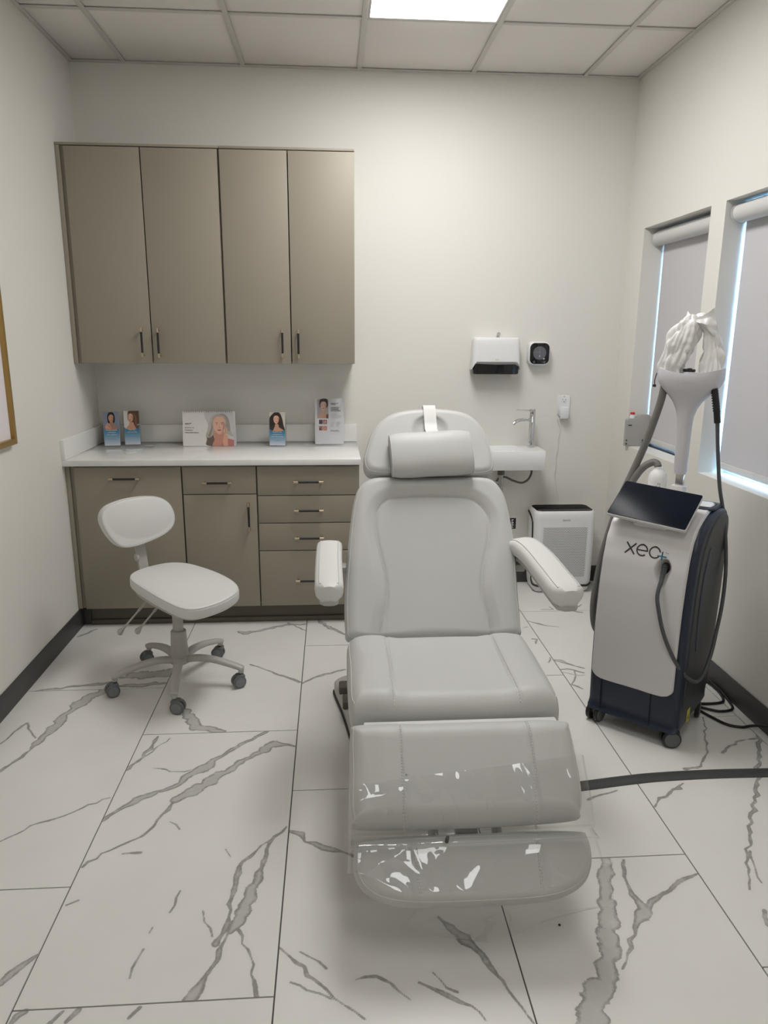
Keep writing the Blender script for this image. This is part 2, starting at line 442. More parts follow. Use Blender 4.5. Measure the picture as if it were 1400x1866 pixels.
# floor tiles with their own veins
VEINS = [
 [(1.183,-1.827,0.0053),(1.104,-1.807,0.0248),(1.039,-1.87,0.0143),(0.977,-1.941,0.0125),(0.91,-2.013,0.0227),(0.848,-2.089,0.0288),(0.802,-2.132,0.0189)],
 [(0.802,-2.132,0.0082),(0.774,-2.209,0.0054),(0.749,-2.289,0.0049),(0.717,-2.325,0.0039),(0.656,-2.371,0.0039),(0.597,-2.438,0.0049)],
 [(1.068,-1.717,0.009),(0.98,-1.799,0.0101),(0.91,-1.884,0.0103),(0.862,-1.955,0.0274),(0.8,-2.031,0.0102)],
 [(0.816,-2.016,0.0078),(0.754,-2.076,0.0096),(0.689,-2.11,0.0154),(0.639,-2.161,0.01),(0.592,-2.226,0.0108)],
 [(0.652,-1.727,0.0048),(0.646,-1.814,0.0104),(0.616,-1.894,0.0058),(0.594,-1.939,0.0122)],
 [(0.701,-1.74,0.0031),(0.645,-1.851,0.0047),(0.598,-1.936,0.0034)],
 [(0.686,-1.941,0.0021),(0.749,-1.966,0.0024),(0.824,-1.958,0.0025),(0.879,-1.936,0.0025)],
 [(1.18,-2.291,0.003),(1.145,-2.339,0.0071),(1.127,-2.424,0.0072),(1.113,-2.492,0.0129),(1.096,-2.556,0.0177),(1.086,-2.616,0.02),(1.075,-2.673,0.0176),(1.059,-2.704,0.0092)],
 [(1.145,-2.339,0.0028),(1.096,-2.398,0.0027),(1.06,-2.443,0.0065),(1.049,-2.51,0.0088),(1.047,-2.583,0.0065),(1.048,-2.653,0.0045),(1.044,-2.699,0.0079),(1.026,-2.742,0.0136)],
 [(1.055,-2.699,0.0028),(1.039,-2.76,0.0077),(1.027,-2.817,0.0052),(1.009,-2.863,0.0115),(0.99,-2.904,0.0184)],
 [(1.08,-2.701,0.0049),(1.111,-2.765,0.0016),(1.126,-2.839,0.003),(1.146,-2.906,0.0071)],
 [(0.976,-2.629,0.001),(0.986,-2.668,0.0011),(1.015,-2.719,0.0011)],
 [(0.9,-2.549,0.0022),(0.888,-2.628,0.0011)],
 [(0.853,-2.678,0.0027),(0.85,-2.696,0.0016)],
 [(0.847,-2.748,0.0016),(0.835,-2.833,0.0021)],
 [(1.002,-2.386,0.0014),(1.021,-2.42,0.0011)],
 [(0.697,-2.388,0.003),(0.75,-2.386,0.0056)],
 [(0.601,-2.586,0.0025),(0.628,-2.57,0.0045)],
 [(0.808,-2.246,0.0014),(0.845,-2.284,0.0014)],
 [(0.581,-2.107,0.0029),(0.506,-2.158,0.0033),(0.459,-2.197,0.0033),(0.423,-2.216,0.0051),(0.372,-2.239,0.0029),(0.346,-2.277,0.0024),(0.31,-2.31,0.0032)],
 [(0.335,-1.335,0.0262),(0.285,-1.399,0.0283),(0.26,-1.461,0.0285),(0.235,-1.535,0.0155),(0.24,-1.611,0.0215),(0.225,-1.672,0.0209),(0.203,-1.75,0.0176)],
 [(0.203,-1.75,0.007),(0.189,-1.842,0.0068),(0.149,-1.93,0.0066)],
 [(0.188,-1.71,0.0026),(0.149,-1.658,0.0026),(0.111,-1.593,0.0056),(0.085,-1.684,0.0033),(0.07,-1.746,0.0031)],
 [(0.007,-1.326,0.0053),(0.114,-1.302,0.0084),(0.257,-1.274,0.0127),(0.357,-1.248,0.0068)],
 [(0.371,-1.211,0.0084),(0.439,-1.193,0.0316),(0.511,-1.186,0.0376),(0.606,-1.169,0.0293)],
 [(0.369,-1.291,0.0055),(0.464,-1.291,0.0163),(0.58,-1.276,0.0107)],
 [(0.026,-0.728,0.0072),(0.061,-0.687,0.0083),(0.092,-0.63,0.003)],
 [(0.836,-0.708,0.0087),(0.874,-0.731,0.0222),(0.962,-0.689,0.0105),(1.074,-0.631,0.011),(1.178,-0.625,0.006)],
 [(1.086,-0.601,0.0051),(1.186,-0.712,0.0041)],
 [(0.939,-1.107,0.0047),(1.032,-1.178,0.0054),(1.124,-1.253,0.0064),(1.178,-1.3,0.0078)],
 [(0.667,-1.468,0.0102),(0.743,-1.576,0.0263),(0.783,-1.664,0.0255),(0.842,-1.678,0.0209),(0.904,-1.702,0.0073)],
 [(1.224,-0.497,0.0062),(1.286,-0.65,0.0107),(1.351,-0.728,0.0101),(1.386,-0.774,0.0073)],
 [(1.188,-1.316,0.0055),(1.273,-1.24,0.0087),(1.384,-1.184,0.0056)],
 [(1.192,-2.316,0.0062),(1.229,-2.331,0.0115),(1.24,-2.367,0.0039),(1.298,-2.398,0.0127),(1.356,-2.42,0.0045),(1.388,-2.44,0.0074)],
 [(1.191,-2.765,0.0017),(1.235,-2.814,0.006),(1.297,-2.881,0.0039),(1.348,-2.936,0.0028),(1.398,-2.978,0.0015)],
 [(1.224,-2.869,0.0031),(1.264,-2.894,0.0016),(1.323,-2.922,0.0011)],
 [(1.243,-2.781,0.0011),(1.309,-2.835,0.0011)],
 [(0.531,-2.829,0.011),(0.545,-2.803,0.0122),(0.566,-2.774,0.0094),(0.587,-2.75,0.0046)],
 [(0.601,-2.939,0.0051),(0.606,-2.921,0.008),(0.62,-2.909,0.0085)],
 [(0.687,-2.945,0.0059),(0.707,-2.914,0.0035)],
 [(0.723,-2.942,0.0062),(0.741,-2.914,0.0087)],
 [(0.862,-2.941,0.0042),(0.88,-2.915,0.0056)],
 [(1.607,-2.69,0.0045),(1.634,-2.728,0.0142),(1.665,-2.767,0.0204),(1.7,-2.819,0.0103),(1.723,-2.878,0.0048),(1.74,-2.919,0.0035),(1.762,-2.968,0.0024),(1.779,-3.012,0.0018)],
 [(1.379,-2.872,0.0016),(1.431,-2.865,0.0051),(1.464,-2.887,0.0036),(1.479,-2.907,0.0035),(1.506,-2.935,0.0021)],
 [(1.532,-2.889,0.002),(1.563,-2.908,0.0044),(1.602,-2.934,0.0069),(1.647,-2.96,0.0032),(1.672,-2.998,0.0018)],
 [(1.569,-2.863,0.0014),(1.62,-2.921,0.0018)],
 [(2.137,-2.491,0.0183),(2.097,-2.62,0.0212),(2.073,-2.697,0.0209),(2.034,-2.801,0.0239),(1.99,-2.895,0.0295),(1.937,-2.969,0.0262),(1.901,-3.026,0.0308)],
 [(2.188,-2.505,0.0056),(2.162,-2.597,0.0042),(2.165,-2.664,0.0115),(2.171,-2.703,0.0202),(2.118,-2.76,0.0065),(2.068,-2.837,0.0042),(2.037,-2.882,0.0033)],
 [(2.181,-2.697,0.0099),(2.244,-2.646,0.0062),(2.316,-2.6,0.0082),(2.38,-2.575,0.0031)],
 [(2.181,-2.215,0.0048),(2.239,-2.189,0.0043),(2.299,-2.169,0.0027)],
 [(2.852,-1.675,0.0021),(2.781,-1.836,0.0028),(2.729,-1.958,0.004),(2.658,-2.046,0.0053),(2.592,-2.06,0.0086)],
 [(2.78,-1.966,0.0061),(2.875,-1.893,0.0045),(2.974,-1.873,0.0053)],
 [(2.39,-2.265,0.0038),(2.425,-2.22,0.0061),(2.52,-2.17,0.0088)],
 [(2.505,-2.175,0.0062),(2.545,-2.143,0.0027)],
 [(2.993,-1.848,0.0097),(2.891,-2.014,0.0072),(2.74,-2.258,0.0061),(2.646,-2.379,0.0057),(2.571,-2.505,0.0044),(2.498,-2.645,0.0031)],
 [(2.588,-2.491,0.0043),(2.547,-2.621,0.0016)],
 [(2.496,-2.723,0.0065),(2.476,-2.771,0.0065)],
 [(2.386,-0.642,0.0029),(2.435,-0.686,0.0102),(2.478,-0.72,0.0042),(2.534,-0.736,0.0025)],
 [(2.391,-1.141,0.0107),(2.416,-1.153,0.0179),(2.451,-1.191,0.0068),(2.502,-1.235,0.005)],
 [(2.385,-1.242,0.0048),(2.42,-1.237,0.0067),(2.447,-1.249,0.0055),(2.483,-1.281,0.0047)],
 [(2.449,-1.252,0.0014),(2.44,-1.299,0.0035),(2.414,-1.356,0.0034),(2.389,-1.392,0.0034)],
 [(2.392,-1.392,0.0071),(2.427,-1.437,0.003)],
 [(2.386,-1.269,0.0031),(2.427,-1.295,0.0038),(2.478,-1.304,0.0031)],
 [(2.568,-0.439,0.0024),(2.58,-0.481,0.0038),(2.511,-0.481,0.004)],
 [(2.632,-0.488,0.003),(2.685,-0.439,0.0077),(2.757,-0.378,0.0032)],
 [(2.684,-0.478,0.0044),(2.766,-0.412,0.0024)],
 [(2.663,-0.497,0.0041),(2.699,-0.524,0.0075),(2.725,-0.535,0.0103)],
 [(2.341,-0.735,0.0017),(2.364,-0.727,0.0017)],
 [(2.349,-0.885,0.0062),(2.372,-0.89,0.0046),(2.35,-0.946,0.0032)],
 [(2.375,-1.108,0.0014),(2.372,-1.129,0.0013),(2.353,-1.164,0.0009)],
]

fl = one('floor', (-.1, YF-.05, -.06), (W+.1, .05, -.004), M['grout'], **ST)
rng = random.Random(4)
def rough(v):
    """break a vein's straight runs into an uneven natural line"""
    out = [v[0]]
    for a, c in zip(v[:-1], v[1:]):
        A, B = Vector(a[:2]), Vector(c[:2]); L = (B-A).length; k = max(1, int(L/.022)); nn = Vector((-(B-A).y, (B-A).x))/max(L, 1e-6)
        for i in range(1, k+1):
            t = i/k; w = a[2]+(c[2]-a[2])*t; q = A.lerp(B, t)
            if i < k: q = q+nn*(.0085*noise.noise(Vector((q.x*14, q.y*14, 3)))+.007*rng.uniform(-1, 1)*min(1, L/.08)); w *= rng.uniform(.6, 1.4)
            out.append((q.x, q.y, w))
    return out
VEINS = [rough(v) for v in VEINS]
def tile(x0, x1, y0, y1):
    g = .0021
    x0 += g; x1 -= g; y0 += g; y1 -= g
    near = y1 > -4.0
    st = .0042 if near and any(x0-.02 < sum(p[0] for p in v)/len(v) < x1+.02 and y0-.02 < sum(p[1] for p in v)/len(v) < y1+.02 for v in VEINS) else .012 if near else .03
    nx = max(2, int((x1-x0)/st)); ny = max(2, int((y1-y0)/st))
    X, Y = np.meshgrid(np.linspace(x0, x1, nx+1), np.linspace(y0, y1, ny+1))
    P = np.c_[X.ravel(), Y.ravel()]; s = np.full(len(P), .05); wd = np.zeros(len(P))
    mine = []
    for v in VEINS:
        mx = sum(p[0] for p in v)/len(v); my = sum(p[1] for p in v)/len(v)
        if x0-.02 < mx < x1+.02 and y0-.02 < my < y1+.02: mine.append(v)
    if not mine and (x1-x0) > .3:                         # tiles the photograph shows little of: a vein or two of their own
        for _ in range(2):
            a = Vector((rng.uniform(x0, x1), rng.uniform(y0, y1), 0)); ang = rng.uniform(.5, 1.2); v = []
            for k in range(6):
                v.append((a.x, a.y, rng.uniform(.001, .006))); ang += rng.uniform(-.35, .35); a = a+Vector((math.cos(ang), math.sin(ang), 0))*.09
            mine.append(v)
    for v in mine:
        for a, c in zip(v[:-1], v[1:]):
            d, t = seg_dist(P, np.array(a[:2]), np.array(c[:2])); w = np.maximum(a[2]+(c[2]-a[2])*t, .0030)
            nn = d-w*.95; wd = np.where(nn < s, w, wd); s = np.minimum(s, nn)
    vs = [(p[0], p[1], 0) for p in P]; fs = []
    r = nx+1
    for j in range(ny):
        for i in range(nx): fs.append((j*r+i, j*r+i+1, (j+1)*r+i+1, (j+1)*r+i))
    n0 = len(vs)
    ed = [i for i in range(r)]+[j*r+nx for j in range(1, ny+1)]+[ny*r+i for i in range(nx-1, -1, -1)]+[j*r for j in range(ny-1, 0, -1)]
    for k in ed: vs.append((P[k][0]+(.0005 if P[k][0] > (x0+x1)/2 else -.0005), P[k][1], -.006))
    ne = len(ed)
    for k in range(ne): fs.append((ed[k], n0+k, n0+(k+1) % ne, ed[(k+1) % ne]))
    me = bpy.data.meshes.new('floor_tile'); me.from_pydata(vs, [], fs)
    at = me.attributes.new('vein', 'FLOAT', 'POINT'); at.data.foreach_set('value', np.r_[s, np.full(ne, .05)].astype('f'))
    aw = me.attributes.new('vein_width', 'FLOAT', 'POINT'); aw.data.foreach_set('value', np.r_[wd, np.zeros(ne)].astype('f'))
    me.materials.append(M['marble']); obj('floor_tile', me, fl)
starts = [(-.008, .590, -.1246), (.590, 1.188, -.514), (1.188, 1.786, -.9086), (1.786, 2.384, -.1006), (2.384, 2.982, -.507), (2.982, 3.58, -.9)]
for xa, xb, j in starts:
    xa, xb = max(xa, 0), min(xb, W)
    ys = [0.0]; y = j
    while y > YF: ys.append(y); y -= LY
    ys.append(YF)
    for y1, y0 in zip(ys[:-1], ys[1:]): tile(xa, xb, y0, y1)

# suspended ceiling
ce = one('ceiling', (-T_, YF-.1, H+.06), (W+T_, T_, H+.12), M['tee'], **ST)
xs = [0]+[GX+GG*k for k in range(5)]+[W]; ys = [0]+[GY-GG*k for k in range(8) if GY-GG*k > YF+.05]+[YF]
LIGHTS = [(3, 1), (3, 5)]
lit = set()
for cx, cy in LIGHTS: lit |= {(cx, cy), (cx, cy+1)}
for i in range(len(xs)-1):
    for j in range(len(ys)-1):
        if (i, j) in lit: continue
        dz = rng.uniform(0, .0015)
        one('ceiling_tile', (xs[i]+.004, ys[j+1]+.004, H+.006+dz), (xs[i+1]-.004, ys[j]-.004, H+.02), M['ceiling_tile'], ce, bev=.002)
def tee(a, b_):
    one('ceiling_tee', a, b_, M['tee'], ce, bev=.0008)
for x in xs[1:-1]: tee((x-.012, YF+.02, H-.001), (x+.012, -.02, H+.0055))
for j, y in enumerate(ys[1:-1]):
    for i in range(len(xs)-1):
        xa = xs[i]+(.0125 if i else .02); xb = xs[i+1]-(.0125 if i < len(xs)-2 else .02)
        if (i, j) in lit and (i, j+1) in lit: continue
        tee((xa, y-.012, H), (xb, y+.012, H+.0052))
for a, b_ in (((0, -.02, H-.002), (W, 0, H+.005)), ((0, YF+.02, H-.002), (.02, -.02, H+.005)), ((W-.02, YF+.02, H-.002), (W, -.02, H+.005)), ((0, YF, H-.002), (W, YF+.02, H+.005))):
    one('wall_angle', a, b_, M['tee'], ce, bev=.0008)
for k, (cx, cy) in enumerate(LIGHTS):
    x0, x1, y1, y0 = xs[cx]+.014, xs[cx+1]-.014, ys[cy]-.014, ys[cy+2]+.014
    t = thing('ceiling_light', ['white recessed LED panel light at the top of the photo, above the treatment chair', 'white recessed LED panel light in the ceiling behind the camera'][k], 'ceiling light', ((x0+x1)/2, (y0+y1)/2, H), group='LED panels in the suspended ceiling')
    f = MB()
    for a, b_ in (((x0, y0, H-.003), (x0+.01, y1, H+.03)), ((x1-.01, y0, H-.003), (x1, y1, H+.03)), ((x0+.01, y0, H-.003), (x1-.01, y0+.01, H+.03)), ((x0+.01, y1-.01, H-.003), (x1-.01, y1, H+.03))): f.box(a, b_, M['tee'], .001)
    f.build('light_frame', t)
    one('diffuser', (x0+.0105, y0+.0105, H+.001), (x1-.0105, y1-.0105, H+.006), M['led'] if k == 0 else M['led_dim'], t)

# rubber base along the walls
def base(name, a, b_): one(name, a, b_, M['baseboard'], bev=.002, **ST)
base('baseboard_left', (0, YF, 0), (.007, -.56, .102))
base('baseboard_right', (W-.007, YF, 0), (W, -.007, .102))
base('baseboard_back', (1.475, -.007, 0), (W, 0, .102))
base('trim_2', (0, -.567, 0), (.046, -.56, .102))

# ------------------------------------------------------------------ cabinets
def pull(parent, c, L, axis, out=(0, -1, 0)):
    """black bar with brass ends: handle + two brass mounts"""
    c = Vector(c); ax = Vector(axis); o = Vector(out); e = L/2
    g = MB(); g.tube([c+o*.03-ax*(e-.022), c+o*.03+ax*(e-.022)], .0056, M['black'], n=12); g.build('handle', parent)
    for s in (-1, 1):
        m = MB(); m.tube([c+o*.03+ax*s*(e-.0225), c+o*.03+ax*s*e], .0066, M['brass'], n=12)
        m.tube([c+ax*s*(e-.011), c+o*.03+ax*s*(e-.011)], .0048, M['brass'], n=10); m.build('handle_mount', parent, label='brass handle end')
def front(name, parent, x0, x1, z0, z1, y, t=.019):
    return one(name, (x0, y, z0), (x1, y+t, z1), M['taupe'], parent, bev=.0012)
UY = -.345; UZ0, UZ1 = 1.357, 2.413
for k, (x0, x1, gap, lab) in enumerate(((.0, .7875, .406, 'taupe wall cabinet with two tall doors, on the left beside the left wall'), (.7905, 1.459, 1.1255, 'taupe wall cabinet with two tall doors, the right-hand one of the pair'))):
    t = thing('wall_cabinet', lab, 'cabinet', ((x0+x1)/2, -.17, UZ0), group='taupe wall cabinets')
    bx0 = x0+(.042 if k == 0 else 0)
    b = MB()
    b.box((bx0, UY+.024, UZ0+.002), (x1, 0, UZ1-.012), M['taupe'], .0006); b.box((bx0+.012, UY+.0215, UZ0+.012), (x1-.012, UY+.0245, UZ1-.024), M['taupe_dark'])
    b.build('cabinet_body', t)
    if k == 0:
        one('filler_panel', (x0+.001, UY+.004, UZ0), (x0+.022, UY+.03, UZ1-.012), M['taupe'], t, bev=.001)
        one('filler_panel', (x0+.022, UY+.016, UZ0), (x0+.0415, UY+.035, UZ1-.012), M['taupe'], t, bev=.001)
    one('top_strip', (x0, UY+.002, UZ1-.0115), (x1, 0, UZ1), M['taupe'], t, bev=.001)
    z0, z1 = UZ0+.003, UZ1-.016
    d1 = front('door', t, bx0, gap-.0028, z0, z1, UY); d2 = front('door', t, gap+.0028, x1-(.0075 if k == 0 else .0015), z0, z1, UY)
    pull(d1, (gap-.045, UY, 1.466), .15, (0, 0, 1)); pull(d2, (gap+.038, UY, 1.463), .15, (0, 0, 1))
LY0 = -.622; LZ0, LZ1 = .108, .868
units = [(.0, .573, 'taupe base cabinet with one tall pull-out front, leftmost under the counter'),
         (.573, .948, 'taupe base cabinet with one drawer over one door, in the middle under the counter'),
         (.948, 1.472, 'taupe base cabinet with a stack of four drawers, rightmost under the counter')]
for k, (x0, x1, lab) in enumerate(units):
    t = thing('base_cabinet', lab, 'cabinet', ((x0+x1)/2, -.31, LZ0), group='taupe base cabinets')
    bx0 = x0+(.044 if k == 0 else 0)
    b = MB(); b.box((bx0, LY0+.024, LZ0+.002), (x1, 0, LZ1-.001), M['taupe'], .0006); b.box((bx0+.01, LY0+.0215, LZ0+.01), (x1-.01, LY0+.0245, LZ1-.006), M['taupe_dark']); b.build('cabinet_body', t)
    z1 = LZ1-.009
    if k == 0:
        one('filler_panel', (.001, LY0+.006, LZ0), (.022, LY0+.03, LZ1-.001), M['taupe'], t, bev=.001)
        one('filler_panel', (.022, LY0+.018, LZ0), (.0435, LY0+.035, LZ1-.001), M['taupe'], t, bev=.001)
        d = front('pull_out_front', t, bx0, x1-.004, LZ0, z1, LY0); pull(d, (.296, LY0, .803), .155, (1, 0, 0))
    elif k == 1:
        d = front('drawer', t, x0+.004, x1-.0035, .7175, z1, LY0); pull(d, (.754, LY0, .779), .15, (1, 0, 0))
        d = front('door', t, x0+.004, x1-.0035, LZ0, .7135, LY0); pull(d, (.905, LY0, .603), .15, (0, 0, 1))
    else:
        for za, zb, zh in ((.7085, z1, .781), (.5625, .7045, .631), (.414, .5585, .484), (LZ0, .41, .252)):
            d = front('drawer', t, x0+.0035, x1-.001, za, zb, LY0); pull(d, (1.212, LY0, zh), .15, (1, 0, 0))
b = MB(); b.box((.047, -.56, .028), (1.465, -.545, .106), M['toe']); b.box((.047, -.575, 0), (1.465, -.545, .0275), M['toe'], .004); b.build('trim_1', **ST)

ct = thing('countertop', 'white quartz countertop with low splash pieces, over the taupe base cabinets', 'countertop', (.74, -.32, .868))
one('slab', (0, -.652, .8685), (1.479, 0, .8985), M['quartz'], ct, bev=.002)
one('back_splash', (.0205, -.02, .899), (1.479, 0, .999), M['quartz'], ct, bev=.0015)
one('side_splash', (0, -.652, .899), (.02, 0, .999), M['quartz'], ct, bev=.0015)
CZ = .8987
t = thing('grommet_cover', 'flat round white disc on the counter in front of the left brochures', 'cover', (.277, -.42, CZ))
MB().lathe([(.03, 0), (.0335, .0008), (.0335, .002), (.0315, .003), (.002, .003)], M['white'], mtx=Matrix.Translation((.277, -.42, CZ))).build('disc', t)
t = thing('grommet_cover', 'small flat clear disc on the counter behind, right of the left brochures', 'cover', (.312, -.17, CZ))
MB().lathe([(.024, 0), (.027, .0008), (.027, .0018), (.025, .0026), (.002, .0026)], M['greybox'], mtx=Matrix.Translation((.312, -.17, CZ))).build('disc', t)

# ------------------------------------------------------------------ printed matter
def lin(c): return tuple(((v/255+.055)/1.055)**2.4 if v > 10 else v/255/12.92 for v in c)
_pm = {}
def P_(r, g, b_):
    k = (r, g, b_)
    if k not in _pm: _pm[k] = mat('print_%02x%02x%02x' % k, lin(k), .35)
    return _pm[k]
def ell(cx, cy, rx, ry, rot=0, n=20, a0=0, a1=360):
    c, s = math.cos(R(rot)), math.sin(R(rot)); o = []
    for k in range(n):
        a = R(a0+(a1-a0)*k/(n if a1-a0 == 360 else n-1)); x, y = rx*math.cos(a), ry*math.sin(a)
        o.append((cx+c*x-s*y, cy+s*x+c*y))
    return o
def crm(P, sub=4): return [tuple(v) for v in smooth_poly(P, sub)]
def print_(name, parent, shapes, mtx, w, h, **k):
    """flat colour shapes in a w x h frame (0..1 coordinates), stacked by hundredths of a millimetre and clipped to the frame"""
    b = MB(); z = .00025
    for col, poly in shapes:
        pts = [(x, y) for x, y in poly]
        for ax, lim, sg in ((0, 0, 1), (0, 1, -1), (1, 0, 1), (1, 1, -1)):
            out = []
            for i in range(len(pts)):
                p, q = pts[i-1], pts[i]; pi, qi = sg*(p[ax]-lim) >= 0, sg*(q[ax]-lim) >= 0
                if pi != qi:
                    t = (lim-p[ax])/(q[ax]-p[ax]); out.append((p[0]+t*(q[0]-p[0]), p[1]+t*(q[1]-p[1])))
                if qi: out.append(q)
            pts = out
            if not pts: break
        if len(pts) < 3: continue
        b.data([((x-.5)*w, y*h, z) for x, y in pts], [tuple(range(len(pts)))], P_(*col), mtx); z += .00004
    me_obj = b.build(name, parent, auto=0, **k); return me_obj
R_ = lambda x0, y0, x1, y1: [(x0, y0), (x1, y0), (x1, y1), (x0, y1)]
def face(cx, cy, s, asp, skin, hair, shade, lips=(150, 70, 70), turn=0, brow=(60, 45, 40)):
    """a portrait head: face, cheek shade, hair line, brows, eyes, nose, mouth; s = half face width, asp = frame width / height"""
    a = asp; f = lambda x, y: (cx+x*s, cy+y*s*a); S = []
    def poly(col, L): S.append((col, crm([f(x, y) for x, y in L])))
    poly(skin, [(-.95, .7), (-.98, 0), (-.8, -.75), (-.4, -1.3), (0, -1.48), (.4, -1.3), (.8, -.75), (.98, 0), (.95, .7), (.5, 1.4), (-.5, 1.4)])
    poly(shade, [(.55+turn, .6), (.98, .3), (.9, -.4), (.6, -1.0), (.3, -1.35), (.5, -.8), (.6+turn, -.1)])
    for sg in (-1, 1):
        x = .42*sg+turn
        poly(brow, [(x-.24, .36), (x, .47), (x+.24, .38), (x, .40)])
        poly((238, 232, 228), ell(0, 0, 1, 1, n=6) and [(x-.2, .14), (x, .23), (x+.2, .14), (x, .07)])
        poly((45, 35, 32), [(x-.08, .15), (x, .23), (x+.08, .15), (x, .07)])
        poly(brow, [(x-.24, .15), (x, .255), (x+.24, .16), (x, .21)])
    poly(shade, [(turn-.05, .1), (turn+.1, -.3), (turn+.2, -.42), (turn, -.48), (turn-.2, -.42), (turn+.02, -.36)])
    poly(lips, [(turn-.36, -.78), (turn-.1, -.70), (turn, -.73), (turn+.1, -.70), (turn+.36, -.78), (turn, -.95)])
    poly((110, 45, 50), [(turn-.34, -.785), (turn, -.80), (turn+.34, -.785), (turn, -.815)])
    return S
def sheet_mtx(x, y, z, rz=0, lean=0):
    """local x right, y up the sheet, z out of its face (towards the room)"""
    return Matrix.Translation((x, y, z)) @ Matrix.Rotation(rz, 4, 'Z') @ Matrix.Rotation(PI/2-lean, 4, 'X')
def holder(x, y, rz, w, h, label, paper_label, shapes, lines, side=(120, 150, 170)):
    m = sheet_mtx(x, y, CZ, rz, .09)
    t = thing('brochure_holder', label, 'brochure holder', (x, y, CZ), 0, 'clear brochure holders on the counter')
    b = MB(); hh = h*.62
    b.box((-w/2-.004, .001, .0145), (w/2+.004, hh, .0165), M['acrylic'], .0005, mtx=m); b.build('front_panel', t)
    b = MB(); b.box((-w/2-.004, .001, -.0175), (w/2+.004, h*.93, -.0155), M['acrylic'], .0005, mtx=m); b.build('back_panel', t)
    for s in (-1, 1):
        MB().prism([(-.0155, .0), (.0145, .0), (.0145, hh), (-.0155, h*.9)], 0, .0016, M['acrylic'], mtx=m @ Matrix.Translation((s*(w/2+.0035)-.0008, 0, 0)) @ Matrix(((0, 0, 1, 0), (0, 1, 0, 0), (1, 0, 0, 0), (0, 0, 0, 1)))).build('side_panel', t)
    b = MB(); b.box((-w/2-.004, 0, -.0175), (w/2+.004, .001, .0165), M['acrylic'], mtx=m); b.build('bottom_panel', t)
    p = thing('brochure', paper_label, 'brochure', (x, y, CZ+.002), 0, 'brochures in the clear holders')
    mp = m @ Matrix.Translation((0, .0022, .0125)); b = MB(); b.box((-w/2, 0, -.022), (w/2, h, 0), M['paper'], .0003, mtx=mp)
    for k in range(5): b.box((-w/2-.0002, .001, -.021+k*.0042), (w/2+.0002, h-.001, -.0195+k*.0042), P_(*side), mtx=mp)
    b.build('paper_stack', p)
    print_('cover_print', p, shapes, mp, w, h)
    for s, sz, yy, mt, xx in lines: text(s, sz, M[mt], 'lettering', None, mp @ Matrix.Translation((xx, yy, .0027)), .00008)
    fix_children(p)
_pend = []
def fix_children(p):
    for o in [o for o in C.objects if o.name.startswith('lettering') and o.parent is None]:
        o.data.transform(Matrix.Translation(-wofs(p))); o.parent = p
def grad(y0, y1, c0, c1, n=10):
    S = []
    for k in range(n):
        t = k/(n-1); c = tuple(int(round(a+(b_-a)*t)) for a, b_ in zip(c0, c1)); S.append((c, R_(0, y0+(y1-y0)*k/n, 1, y0+(y1-y0)*(k+1)/n+.002)))
    return S
def lower(y=.47):
    S = grad(0, y, (214, 216, 228), (58, 128, 165))
    return S
asp = .095/.205
blue_cap = ((58, 128, 165), crm([(0, .53), (.12, .475), (.35, .45), (.6, .45), (.88, .48), (1, .53), (1, .40), (0, .40)]))
hair_dark = (28, 22, 24)
s1 = [((128, 136, 152), R_(0, .4, 1, 1)), (hair_dark, crm([(.28, .72), (.27, .86), (.36, .96), (.52, .985), (.68, .96), (.76, .85), (.74, .7), (.64, .66), (.36, .66)])),
      ((172, 122, 102), crm([(.42, .70), (.62, .70), (.64, .60), (.82, .57), (.98, .50), (.96, .4), (.05, .4), (.04, .52), (.2, .58), (.42, .62)]))]
s1 += face(.51, .80, .165, asp, (196, 146, 122), hair_dark, (150, 100, 82))
s1 += [(hair_dark, crm([(.33, .84), (.36, .93), (.52, .962), (.68, .93), (.72, .82), (.66, .88), (.52, .925), (.40, .88)])), ((205, 158, 138), crm([(.10, .56), (.2, .63), (.34, .66), (.5, .52), (.42, .49), (.16, .50)])), ((120, 78, 66), [(.28, .64), (.44, .51), (.42, .505), (.26, .63)])]
s1 += lower(.44) + [blue_cap]
L1 = [('Reveal natural', .0098, .083, 'paper', 0), ('confidence', .0098, .071, 'paper', 0), ('with radiance', .0098, .059, 'paper', 0), ('TRUE BEAUTY', .0085, .034, 'inkgrey', 0)]
holder(.112, -.165, .13, .082, .188, 'clear brochure holder on the counter, leftmost, nearest the side splash', 'blue and white brochure with a dark-haired woman resting a hand on her shoulder', s1, L1)
s2 = [((214, 210, 204), R_(0, .4, 1, 1)), ((96, 66, 52), crm([(.32, .99), (.25, .8), (.33, .7), (.55, .62), (.72, .5), (.9, .44), (1, .5), (1, 1.02), (.6, 1.02)])),
      ((206, 152, 124), crm([(.36, .66), (.6, .66), (.68, .56), (.95, .46), (.9, .38), (.12, .38), (.16, .52), (.3, .57)]))]
s2 += face(.46, .80, .175, asp, (220, 172, 148), (96, 66, 52), (182, 128, 104), turn=-.2)
s2 += [((92, 62, 50), crm([(.30, .92), (.42, .93), (.56, .90), (.66, .78), (.66, .62), (.78, .48), (.98, .5), (1, 1.0), (.5, 1.0), (.32, .99)])), ((128, 92, 70), crm([(.6, .93), (.74, .8), (.74, .62), (.8, .52), (.83, .66), (.8, .84)]))]
s2 += lower(.44) + [blue_cap]
L2 = [('Your Skin', .0095, .080, 'paper', 0), ('renewed daily', .0095, .068, 'paper', 0), ('laser genesis', .0095, .045, 'inkgrey', 0)]
holder(.213, -.125, .16, .082, .188, 'clear brochure holder on the counter, second from the left', 'blue and white brochure with a brown-haired woman looking over her bare shoulder', s2, L2)
